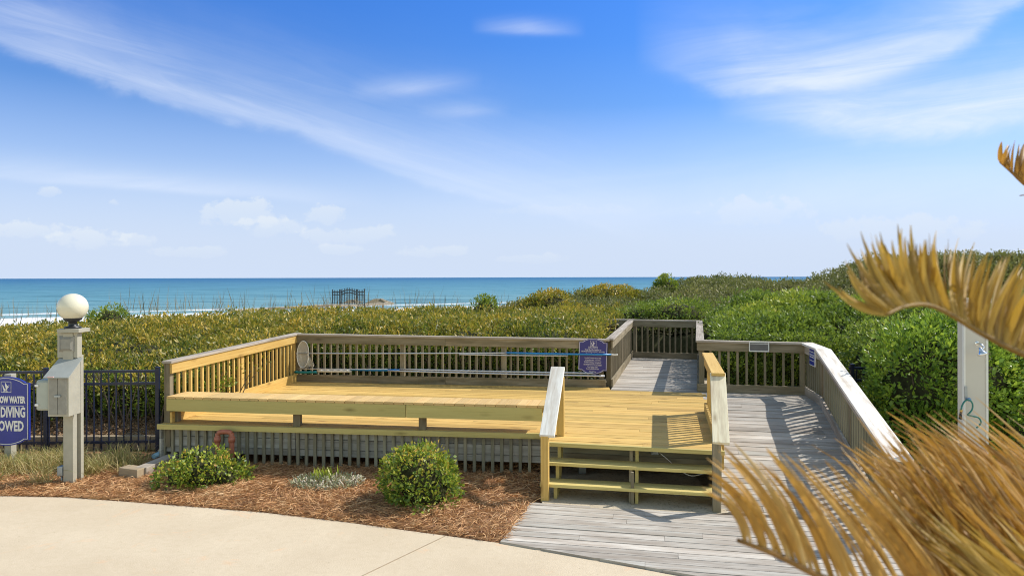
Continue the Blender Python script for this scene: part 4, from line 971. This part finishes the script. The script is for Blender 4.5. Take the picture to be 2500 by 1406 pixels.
# --- individual shrubs
def shrub(label, blobs, mat, L, per, dens, name='shrub', Wr=.5, core_s=.72, group=None, stemr=.02, base=None, up=.4, radr=(.10, .2)):
    bx_, by_, bz_ = blobs[0][:3]; base = base or (bx_, by_, 0)
    t = thing(name, label, 'shrub', base, group); CX = []; CY = []; CZ = []; RD = []
    for (x_, y_, z_, rx, ry, rz_) in blobs:
        area = 4*math.pi*((rx*ry+ry*rz_+rx*rz_)/3); k = int(area*dens); d = unit(rng.normal(size=(k, 3))); d = d[d[:, 2] > -.55]
        s_ = rng.uniform(.78, 1.0, len(d)); CX.append(x_+d[:, 0]*rx*s_); CY.append(y_+d[:, 1]*ry*s_); CZ.append(z_+d[:, 2]*rz_*s_)
    CX, CY, CZ = map(np.concatenate, (CX, CY, CZ)); inside = np.zeros(len(CX), bool)
    for (x_, y_, z_, rx, ry, rz_) in blobs: inside |= ((CX-x_)/rx)**2+((CY-y_)/ry)**2+((CZ-z_)/rz_)**2 < .5
    CX, CY, CZ = CX[~inside], CY[~inside], CZ[~inside]; RD = rng.uniform(radr[0], radr[1], len(CX))
    # leaves radiate from blob centres
    n = len(CX); idx = np.repeat(np.arange(n), per); tot = len(idx)
    c = np.array([[b_[0], b_[1], b_[2]] for b_ in blobs]); CC = np.stack([CX, CY, CZ], 1)
    near = c[np.argmin(((CC[:, None, :]-c[None])**2).sum(2), 1)]; out = unit(CC-near+1e-4)
    D = unit(rng.normal(size=(tot, 3))+out[idx]*1.1); P = CC[idx]+D*(RD[idx]*rng.uniform(.5, 1.1, tot))[:, None]
    P[:, 2] = np.maximum(P[:, 2], .03)
    LD = unit(D+rng.normal(size=(tot, 3))*.5+np.array([0, 0, up])); Ls = L*rng.uniform(.65, 1.25, tot)
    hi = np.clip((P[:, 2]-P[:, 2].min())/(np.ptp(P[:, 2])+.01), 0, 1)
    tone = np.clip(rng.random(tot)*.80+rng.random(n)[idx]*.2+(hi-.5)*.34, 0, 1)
    leaves(P, LD, Ls, Ls*Wr*rng.uniform(.8, 1.2, tot), tone, 'foliage', mat, t)
    mb = MB()
    for (x_, y_, z_, rx, ry, rz_) in blobs:
        prof = [(max(.001, math.sin(R(a))), -math.cos(R(a))) for a in range(0, 181, 20)]; i = len(mb.v); nn = 14
        for rr_, h_ in prof:
            for j in range(nn):
                a = 2*math.pi*j/nn; q = .85+.3*random.random(); mb.v.append(V(x_+rx*core_s*rr_*math.cos(a)*q, y_+ry*core_s*rr_*math.sin(a)*q, max(.02, z_+rz_*core_s*h_*q)))
        for k in range(len(prof)-1):
            for j in range(nn): j2 = (j+1) % nn; mb.face([i+k*nn+j, i+k*nn+j2, i+(k+1)*nn+j2, i+(k+1)*nn+j], None, 0, True)
    mb.build('inner_foliage', M['core'], t)  # dark blobs, coloured as the shade inside the shrub
    mb = MB()
    for k in range(7):
        b_ = random.choice(blobs); e = V(b_[0]+random.uniform(-.6, .6)*b_[3], b_[1]+random.uniform(-.6, .6)*b_[4], b_[2]+random.uniform(-.1, .6)*b_[5])
        s0 = V(base[0]+random.uniform(-.1, .1), base[1]+random.uniform(-.1, .1), base[2]-.02); mb.tube([s0, s0.lerp(e, .5)+V(random.uniform(-.1, .1), 0, .05), e], [stemr, stemr*.35], 6, cap=False, sub=2)
    mb.build('stems', M['twigd'], t); return t
# two round bushes in the straw bed
x1, y1 = G(497, 1185); x2, y2 = G(1022, 1232)
shrub('low spreading bush with yellow tips in front of the left of the deck', [(x1, y1, .16, .42, .38, .27), (x1-.27, y1-.05, .12, .26, .28, .18), (x1+.25, y1+.02, .11, .27, .28, .18)], M['leafE'], .052, 17, 85, name='bush', radr=(.06, .15), stemr=.01, core_s=.66, Wr=.56, up=.1)
shrub('taller round bush with reddish tips below the middle of the deck', [(x2, y2, .32, .42, .40, .36), (x2+.10, y2-.08, .18, .38, .36, .22), (x2-.12, y2+.05, .34, .32, .32, .28)], M['leafE'], .052, 17, 85, name='bush', radr=(.06, .15), stemr=.01, core_s=.66, Wr=.56, up=.1)
# big green shrub at right, around the shower column
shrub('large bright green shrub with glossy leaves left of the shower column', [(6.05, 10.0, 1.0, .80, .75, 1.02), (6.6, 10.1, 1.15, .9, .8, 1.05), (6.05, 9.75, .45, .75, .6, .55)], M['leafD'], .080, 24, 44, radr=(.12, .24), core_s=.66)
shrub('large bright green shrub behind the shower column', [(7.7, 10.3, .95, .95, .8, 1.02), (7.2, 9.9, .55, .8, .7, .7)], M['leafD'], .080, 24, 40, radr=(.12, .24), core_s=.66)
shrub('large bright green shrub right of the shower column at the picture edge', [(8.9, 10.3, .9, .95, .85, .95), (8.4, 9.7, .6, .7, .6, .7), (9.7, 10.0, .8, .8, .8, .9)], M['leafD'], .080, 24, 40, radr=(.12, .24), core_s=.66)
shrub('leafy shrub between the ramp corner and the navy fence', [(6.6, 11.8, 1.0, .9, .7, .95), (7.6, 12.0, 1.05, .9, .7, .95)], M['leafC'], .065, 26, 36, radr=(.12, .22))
# distinct bushes on the hedge top
def bushat(label, px, py, d, wpx, hpx, mat, L, lobes=3):
    c_ = Q(px, py+hpx*.5, d); rx = wpx/2/F*d; rz_ = hpx*.62/F*d; bl_ = [(c_.x, d, c_.z, rx*.75, rx*.7, rz_)]
    for k in range(lobes): bl_.append((c_.x+rx*random.uniform(-.55, .55), d+random.uniform(-.4, .3), c_.z-rz_*random.uniform(.1, .4), rx*.55, rx*.5, rz_*.8))
    shrub(label, bl_, mat, L, 22, 26, base=(c_.x, d, c_.z-rz_), radr=(.10, .2))
bushat('rounded dark green shrub rising from the hedge just right of the globe lamp', 265, 757, 18.5, 115, 52, M['leafC'], .07)
bushat('small rounded shrub on the hedge top in the middle of the skyline', 1185, 732, 22, 70, 36, M['leafC'], .08)
bushat('broad dome of olive foliage at the right end of the deck hedge', 1345, 722, 22.5, 165, 70, M['leafA'], .085)
bushat('round shrub standing out against the sea on the ridge', 1625, 682, 30, 72, 62, M['leafC'], .10)
bushat('low olive mound left of the round ridge shrub', 1490, 706, 27, 190, 60, M['leafA'], .09)
bushat('green shrub behind the far walkway railing', 1650, 742, 20, 260, 55, M['leafC'], .075)

# sea oats along the skyline
n_ = 620; pxs = np.concatenate([rng.uniform(-20, 150, 60), rng.uniform(270, 660, 190), rng.uniform(640, 1240, 330), rng.uniform(1600, 2050, 40)])
dd_ = np.where(pxs < 1300, rng.uniform(20, 40, n_), 33); xx = (pxs-1250)/F*dd_
zb_ = np.where(pxs < 200, 1.2, np.where(pxs < 1300, 1.55, 2.2)); zb_ = zb_-np.clip(dd_-22, 0, 30)*.035
hh = rng.uniform(.25, 1.0, n_)**1.3*1.05
P = np.stack([xx, dd_, zb_], 1); T = P+np.stack([rng.normal(size=n_)*.16, rng.normal(size=n_)*.1, hh], 1)
o = blades(P, T, rng.uniform(.010, .020, n_), rng.random(n_)*.6, 'sea_oats', M['oats'], bend=.12)
tag(o, 'thin sea oat stems standing against the water', 'dune grass', kind='stuff')

# grass around the lamp and the sign
n_ = 5200; cxs = rng.normal(size=(60, 2))*np.array([.75, .26])+np.array([-6.55, 9.65]); k = rng.integers(0, 60, n_)
x = cxs[k, 0]+rng.normal(size=n_)*.07; y = np.maximum(cxs[k, 1]+rng.normal(size=n_)*.06, edgey(x)+.35); ok = (x < -5.35) & (x > -8.4)
x = x[ok]; y = y[ok]; n_ = len(x)
P = np.stack([x, y, np.full(n_, .03)], 1); T = P+np.stack([rng.normal(size=n_)*.13, rng.normal(size=n_)*.10, rng.uniform(.06, .30, n_)], 1)
tag(blades(P, T, rng.uniform(.004, .008, n_), rng.random(n_), 'grass', M['grass'], bend=.5), 'straw coloured and green grass tufts around the lamp post', 'grass', kind='stuff')
# leaf litter behind the navy fence
n_ = 9000; x = rng.uniform(-9.6, -5.05, n_); y = rng.uniform(10.85, 11.9, n_); z = .24+.22*(y-10.85)+rng.random(n_)*.05
g = gridmesh('litter_bank', np.linspace(-9.7, -5.0, 20), np.linspace(10.78, 12.2, 8), lambda x, y: .22+.22*(y-10.85), M['sand']); tag(g, kind='structure')
o = leaves(np.stack([x, y, z], 1), rng.normal(size=(n_, 3))*np.array([1, 1, .4]), rng.uniform(.03, .07, n_), rng.uniform(.02, .035, n_), rng.random(n_), 'leaf_litter', M['dryleaf'])
tag(o, 'brown fallen leaves behind the navy fence', 'leaf litter', kind='stuff')
# cut back silvery plant in the straw bed
cx_, cy_ = G(798, 1192)
sp_ = thing('silvery_plant', 'cut back silvery plant with pale stubs in the pine straw', 'plant', (cx_, cy_, 0))
mb = MB()
for k in range(46):
    a = random.uniform(0, 6.28); r_ = random.random()**.6*.33; p = V(cx_+r_*math.cos(a)*1.15, cy_+r_*math.sin(a)*.75, .02)
    d = V(math.cos(a)*.5*random.random()+random.uniform(-.4, .4), math.sin(a)*.4, random.uniform(.5, 1)).normalized()
    mb.tube([p, p+d*random.uniform(.04, .13), p+d*random.uniform(.13, .17)+V(random.uniform(-.03, .03), 0, 0)], [.016, .008], 6, r=random.random())
mb.build('stubs', plain('pale_stub', (.46, .40, .31), .9, nscale=20, var=.3), sp_)
n_ = 1500; a = rng.uniform(0, 6.28, n_); r_ = rng.random(n_)**.6*.42; P = np.stack([cx_+r_*np.cos(a)*1.15, cy_+r_*np.sin(a)*.75, .05+rng.random(n_)*.12*(1-r_)], 1)
leaves(P, rng.normal(size=(n_, 3))+np.array([0, 0, .7]), rng.uniform(.03, .07, n_), rng.uniform(.010, .02, n_), rng.random(n_), 'silvery_leaves', M['silverleaf'], sp_)
n_ = 70; a = rng.uniform(0, 6.28, n_); r_ = rng.random(n_)*.2; P = np.stack([cx_-.05+r_*np.cos(a), cy_+.05+r_*np.sin(a)*.6, .08+rng.random(n_)*.1], 1)
leaves(P, rng.normal(size=(n_, 3))*.5+np.array([0, 0, 1.2]), rng.uniform(.08, .14, n_), rng.uniform(.016, .026, n_), .5+.3*rng.random(n_), 'green_shoots', M['leafE'], sp_)

# ================================================================= PALM
palm = thing('palm', 'palm with dry golden brown fronds close by on the right', 'palm', (1.95, 1.55, 0))
mb = MB(); prof = []
for k in range(24):
    prof.append((.13+.02*(k % 2)-.0015*k, k*.085))
mb.lathe((1.95, 1.55, 0), prof, 20); mb.build('trunk', M['twigd'], palm)
crown = V(1.93, 1.53, 2.02)
def curve(pts, t):
    n = len(pts)-1; f = min(max(t, 0), 1)*n; i = min(int(f), n-1); f -= i
    return tuple(lerp(a, b_, f) for a, b_ in zip(pts[i], pts[i+1]))
def frond(label, base, tips, d0, d1, dtip, n, w, mat, bulge=(0, 0), jit=10, tone=(0, 1), rach=.008):
    """base: photo-surveyed rachis line, tips: where leaflet tips lie; d: metres from the viewer"""
    Vs = []; Fs = []; Rn = []
    seg = 9
    for k in range(n):
        t = (k+random.uniform(-.4, .4))/n; t = min(max(t, 0), 1); b_ = curve(base, t); tp_ = curve(tips, t); dd_ = lerp(d0, d1, t)
        p0 = Q(b_[0], b_[1], dd_); sc = random.uniform(.82, 1.05)
        ex = b_[0]+(tp_[0]-b_[0])*sc+random.gauss(0, jit); ey = b_[1]+(tp_[1]-b_[1])*sc+random.gauss(0, jit)
        p2 = Q(ex, ey, dd_+dtip+random.uniform(-.12, .12))
        mid = Q((b_[0]+ex)/2+bulge[0]*random.uniform(.6, 1.3), (b_[1]+ey)/2+bulge[1]*random.uniform(.6, 1.3), dd_+dtip*.5+random.uniform(-.04, .04))
        ww = w*random.choice((.42, .55, .7, .85, 1.05)); r_ = random.uniform(*tone); tw = random.uniform(-1.1, 1.1); i = len(Vs)
        for j in range(seg+1):
            s_ = j/seg; p = p0*(1-s_)**2+mid*2*s_*(1-s_)+p2*s_*s_; tg = ((mid-p0)*(1-s_)+(p2-mid)*s_).normalized()
            view = V(0, 1, 0); sd = tg.cross(view).normalized(); nn = sd.cross(tg)
            aa = tw*(.4+.6*s_); sdr = sd*math.cos(aa)+nn*math.sin(aa); nr_ = nn*math.cos(aa)-sd*math.sin(aa)
            wd = ww*(.35+.65*min(1, s_*5))*(1-s_**3)*.5+.0005
            Vs += [p-sdr*wd+nr_*wd*.45, p, p+sdr*wd+nr_*wd*.45]
        for j in range(seg):
            q = i+j*3; Fs += [[q, q+1, q+4, q+3], [q+1, q+2, q+5, q+4]]; Rn += [r_, r_]
    fr = npmesh('frond', np.array([tuple(p) for p in Vs]), np.array(Fs), np.array(Rn), mat, palm, True)
    tag(fr, label)
    mb = MB(); pts = [Q(b_[0], b_[1], lerp(d0, d1, k/(len(base)-1))) for k, b_ in enumerate(base)]
    pts = [crown, crown.lerp(pts[0], .5)+V(0, 0, .05)]+pts
    mb.tube(pts, [rach*1.5, rach*.45], 8, sub=4)
    mb.build('rachis', mat, fr); return fr
frond('upper golden frond arching in from the right',
      [(2640, 930), (2500, 866), (2440, 838), (2380, 805), (2320, 768), (2265, 745), (2210, 748), (2160, 770)],
      [(2720, 700), (2580, 680), (2500, 650), (2400, 610), (2300, 580), (2215, 560), (2105, 582), (2040, 690)], 1.35, 1.1, .05, 120, .0135, M['frondg'], (-22, 14), 18, (0, .9), .005)
frond('upper golden frond arching in from the right',
      [(2640, 900), (2500, 850), (2440, 815), (2380, 785), (2330, 765)],
      [(2740, 680), (2570, 680), (2510, 650), (2430, 640), (2330, 615)], 1.5, 1.3, .08, 45, .013, M['frondg'], (-10, 10), 18, (0, .8), .005)
frond('lower left frond fanning over the boardwalk',
      [(2440, 1660), (2330, 1590), (2210, 1520), (2100, 1452), (1990, 1402), (1890, 1352), (1800, 1318)],
      [(2060, 1150), (2010, 1140), (1930, 1100), (1870, 1085), (1790, 1078), (1725, 1115), (1685, 1190)], 1.25, 1.1, .05, 44, .0135, M['frond'], (48, -26), 12, (.15, .95))
frond('lower frond', [(2760, 1600), (2620, 1580), (2480, 1560), (2370, 1540), (2290, 1520)], [(2420, 1060), (2300, 1060), (2180, 1060), (2090, 1110), (2030, 1150)], 1.4, 1.25, .15, 90, .014, M['frond'], (30, -14), 26, (.0, 1))
frond('lower frond', [(3040, 1360), (2920, 1360), (2800, 1360), (2700, 1350), (2610, 1320), (2520, 1290)], [(2640, 1000), (2520, 1010), (2430, 1040), (2330, 1030), (2250, 1030), (2170, 1035)], 1.7, 1.5, .15, 130, .015, M['frond'], (22, -12), 22, (.2, 1))
frond('lower frond', [(3060, 1470), (2930, 1470), (2810, 1460), (2690, 1450), (2590, 1430), (2470, 1400), (2370, 1370)], [(2660, 1110), (2520, 1120), (2420, 1110), (2320, 1110), (2220, 1080), (2120, 1085), (2025, 1080)], 1.6, 1.4, .15, 130, .015, M['frond'], (22, -12), 24, (.0, .9))
frond('lower frond', [(3040, 1620), (2900, 1600), (2770, 1590), (2640, 1590), (2520, 1580), (2420, 1560)], [(2660, 1230), (2520, 1220), (2400, 1210), (2280, 1200), (2180, 1190), (2100, 1190)], 1.45, 1.3, .1, 130, .015, M['frond'], (20, -10), 26, (.0, .85))
frond('lower frond', [(3000, 1620), (2880, 1600), (2750, 1580), (2620, 1560), (2480, 1550)], [(2680, 1340), (2540, 1320), (2420, 1290), (2300, 1280), (2200, 1280)], 1.25, 1.2, .1, 90, .014, M['frondg'], (14, -8), 26, (.0, .9))
frond('small frond tip at the top right corner',
      [(2600, 520), (2540, 475), (2500, 448), (2470, 420), (2442, 396)], [(2620, 360), (2560, 345), (2515, 340), (2478, 350), (2452, 348)], 2.0, 2.0, .0, 26, .016, M['frond'], (-6, 0), 6, (0, .35), .006)
frond('thin dark twig like leaf in the top right corner', [(2560, 474), (2520, 474), (2490, 478)], [(2560, 470), (2500, 476), (2472, 481)], 2.0, 2.0, 0, 2, .006, M['frond'], (0, 0), 2, (0, .1), .003)

# ================================================================= LIGHT, SKY, CAMERA
sv = Vector((.93, .34, 1.0)).normalized(); el = math.asin(sv.z); az = math.atan2(sv.x, sv.y)
ld = bpy.data.lights.new('sun', 'SUN'); ld.energy = 4.0; ld.angle = R(.55); ld.color = (1, .955, .88)
lo = bpy.data.objects.new('sun', ld); C.objects.link(lo); lo.rotation_euler = sv.to_track_quat('Z', 'Y').to_euler()
W = bpy.data.worlds.new('World'); S.world = W; W.use_nodes = True; nt = W.node_tree; nt.nodes.clear(); n = N(nt)
outw = nt.nodes.new('ShaderNodeOutputWorld'); bg = nt.nodes.new('ShaderNodeBackground'); nt.links.new(bg.outputs[0], outw.inputs[0])
sky = nt.nodes.new('ShaderNodeTexSky'); sky.sky_type = 'NISHITA'; sky.sun_disc = False; sky.sun_elevation = el; sky.sun_rotation = az
sky.air_density = 1.0; sky.dust_density = .6; sky.ozone_density = 2.5; sky.altitude = 0
tc_ = nt.nodes.new('ShaderNodeTexCoord').outputs['Generated']; x, y, z = n.sep(tc_)
ysafe = n.math('MAXIMUM', y, .05); u = n.math('DIVIDE', x, ysafe); v = n.math('DIVIDE', z, ysafe)
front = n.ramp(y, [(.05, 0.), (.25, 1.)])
el_ = n.ramp(z, [(0, (.60, .66, .98)), (.05, (.60, .67, .96)), (.13, (.47, .61, .87)), (.24, (.29, .52, .83)), (.38, (.215, .51, .97)), (.52, (.72, .82, .84)), (1, (.95, .96, .86))])  # overhead stops, out of view, lifted as neutral fill light
base = n.mix(1, sky.outputs[0], n.mix(n.ramp(y, [(0, 1.), (.12, 0.)]), el_, (1.75, 1.5, 1.12)), 'MULTIPLY')  # unseen sky behind the camera brightened and warmed to fill the shadows
def streak(a, b_, c_, wlo, whi, u0, u1, soft, nz, gain):
    """cirrus band along v = a + b u + c u^2 : crisp lower edge, veil above"""
    cu = n.math('ADD', n.math('ADD', a, n.math('MULTIPLY', u, b_)), n.math('MULTIPLY', n.math('MULTIPLY', u, u), c_))
    df = n.math('ADD', n.math('SUBTRACT', v, cu), n.math('MULTIPLY', n.math('SUBTRACT', wn, .5), whi*.9))
    dv = n.math('ADD', n.math('DIVIDE', n.math('MAXIMUM', df, 0.0), whi), n.math('DIVIDE', n.math('MINIMUM', df, 0.0), wlo))
    gsn = n.math('POWER', 2.718, n.math('MULTIPLY', n.math('MULTIPLY', dv, dv), -1.0))
    e0 = n.math('MULTIPLY', n.math('SUBTRACT', u, u0), 1/soft, clamp=True); e1 = n.math('MULTIPLY', n.math('SUBTRACT', u1, u), 1/soft, clamp=True)
    return n.math('MULTIPLY', n.math('MULTIPLY', gsn, n.math('MULTIPLY', e0, e1)), n.math('MULTIPLY', nz, gain))
wn = n.noise(n.comb(n.math('MULTIPLY', u, 4.0), n.math('MULTIPLY', v, 7.0), 4), 1, 5, .6, .4)
rot = n.math('ADD', v, n.math('MULTIPLY', u, .30))
fl = n.noise(n.comb(n.math('MULTIPLY', u, 3.0), n.math('MULTIPLY', rot, 34.0), 2), 1, 7, .66, 1.0)
fl2 = n.noise(n.comb(n.math('MULTIPLY', u, 3.2), n.math('SUBTRACT', n.math('MULTIPLY', v, 22.0), n.math('MULTIPLY', u, 3.0)), 7), 1, 7, .62, .9)
nz = n.ramp(fl, [(.25, .45), (.70, 1.)]); nz2 = n.ramp(fl2, [(.28, .35), (.68, 1.)])
terms = [streak(.118, -.305, 0, .010, .10, -.98, .25, .3, nz, .30),
         streak(.127, -.300, 0, .012, .020, -.98, .02, .3, nz, .26),
         streak(.200, -.250, 0, .02, .03, -.98, -.45, .2, nz, .20),
         streak(.088, -.085, 0, .007, .022, -.98, -.18, .35, nz2, .45),
         streak(.430, -.78, 1.0, .016, .085, .18, .98, .16, nz2, .60),
         streak(.395, -.66, .6, .018, .085, .30, .98, .18, nz2, .80),
         streak(.36, -.02, 0, .006, .015, -.06, .11, .08, nz2, .5),
         streak(.286, .06, 0, .012, .016, -.24, -.04, .09, nz2, .42),
         streak(.245, .02, 0, .008, .012, -.14, .0, .06, nz2, .30),
         streak(.10, .0, .05, .02, .07, -.2, .98, .4, nz2, .22)]
pn = n.noise(n.comb(n.math('MULTIPLY', u, 26.0), n.math('MULTIPLY', v, 34.0), 1), 1, 7, .6)
def puff(u0, v0, su, sv_, g):
    du = n.math('DIVIDE', n.math('SUBTRACT', u, u0), su); d0 = n.math('SUBTRACT', v, v0)
    dv = n.math('ADD', n.math('DIVIDE', n.math('MAXIMUM', d0, 0.0), sv_), n.math('DIVIDE', n.math('MINIMUM', d0, 0.0), sv_*.75))
    r2 = n.math('ADD', n.math('MULTIPLY', du, du), n.math('MULTIPLY', dv, dv))
    edge_ = n.ramp(n.math('ADD', r2, n.math('MULTIPLY', n.math('SUBTRACT', pn, .5), 4.4)), [(.40, 1.), (.85, .0)])
    low = n.math('ADD', .55, n.math('MULTIPLY', n.math('DIVIDE', d0, sv_), .45), clamp=True)
    return n.math('MULTIPLY', n.math('MULTIPLY', edge_, low), g)
cp = []
for (px, py, w_, h_, g_) in ((600, 525, 85, 38, .80), (650, 555, 80, 24, .7), (790, 530, 40, 34, .75), (850, 575, 100, 24, .65), (60, 560, 85, 22, .85), (215, 585, 80, 28, .85), (335, 585, 38, 16, .7), (115, 466, 28, 13, .7), (282, 495, 14, 9, .5),
                          (1850, 520, 105, 36, .6), (835, 610, 50, 14, .6), (1055, 615, 70, 16, .6), (2200, 565, 170, 34, .6), (1400, 515, 150, 16, .3), (470, 615, 70, 16, .5), (1300, 632, 70, 12, .4)):
    cp.append(puff((px-1250)/F, (677-py)/F, w_*1.35/F, h_*1.3/F, g_))
def total(ts):
    c_ = ts[0]
    for t_ in ts[1:]: c_ = n.math('ADD', c_, t_)
    return n.math('MULTIPLY', n.math('MINIMUM', c_, .92), front, clamp=True)
hz = n.math('MULTIPLY', n.ramp(z, [(0, 1.), (.05, .92), (.10, .70), (.16, .34), (.24, .06), (.32, 0.)]), front)
base = n.mix(hz, base, (3.30, 3.85, 4.80))
c1_ = n.mix(total(terms), base, (4.5, 4.85, 5.5))
colr = n.mix(total(cp), c1_, (3.95, 4.35, 4.85))
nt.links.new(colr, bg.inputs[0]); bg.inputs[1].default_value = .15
cam = bpy.data.cameras.new('camera'); cam.sensor_width = 36; cam.lens = F/2500*36; cam.clip_end = 60000; cam.clip_start = .05; cam.shift_y = -26/2500
cam.dof.use_dof = True; cam.dof.focus_distance = 10.0; cam.dof.aperture_fstop = 3.8
co = bpy.data.objects.new('camera', cam); C.objects.link(co); co.location = (0, 0, H); co.rotation_euler = (R(90), R(.143), 0); S.camera = co
S.view_settings.view_transform = 'Standard'; S.view_settings.look = 'None'; S.view_settings.exposure = .38; S.view_settings.gamma = 1
S.render.engine = 'CYCLES'; S.cycles.filter_width = 1.05
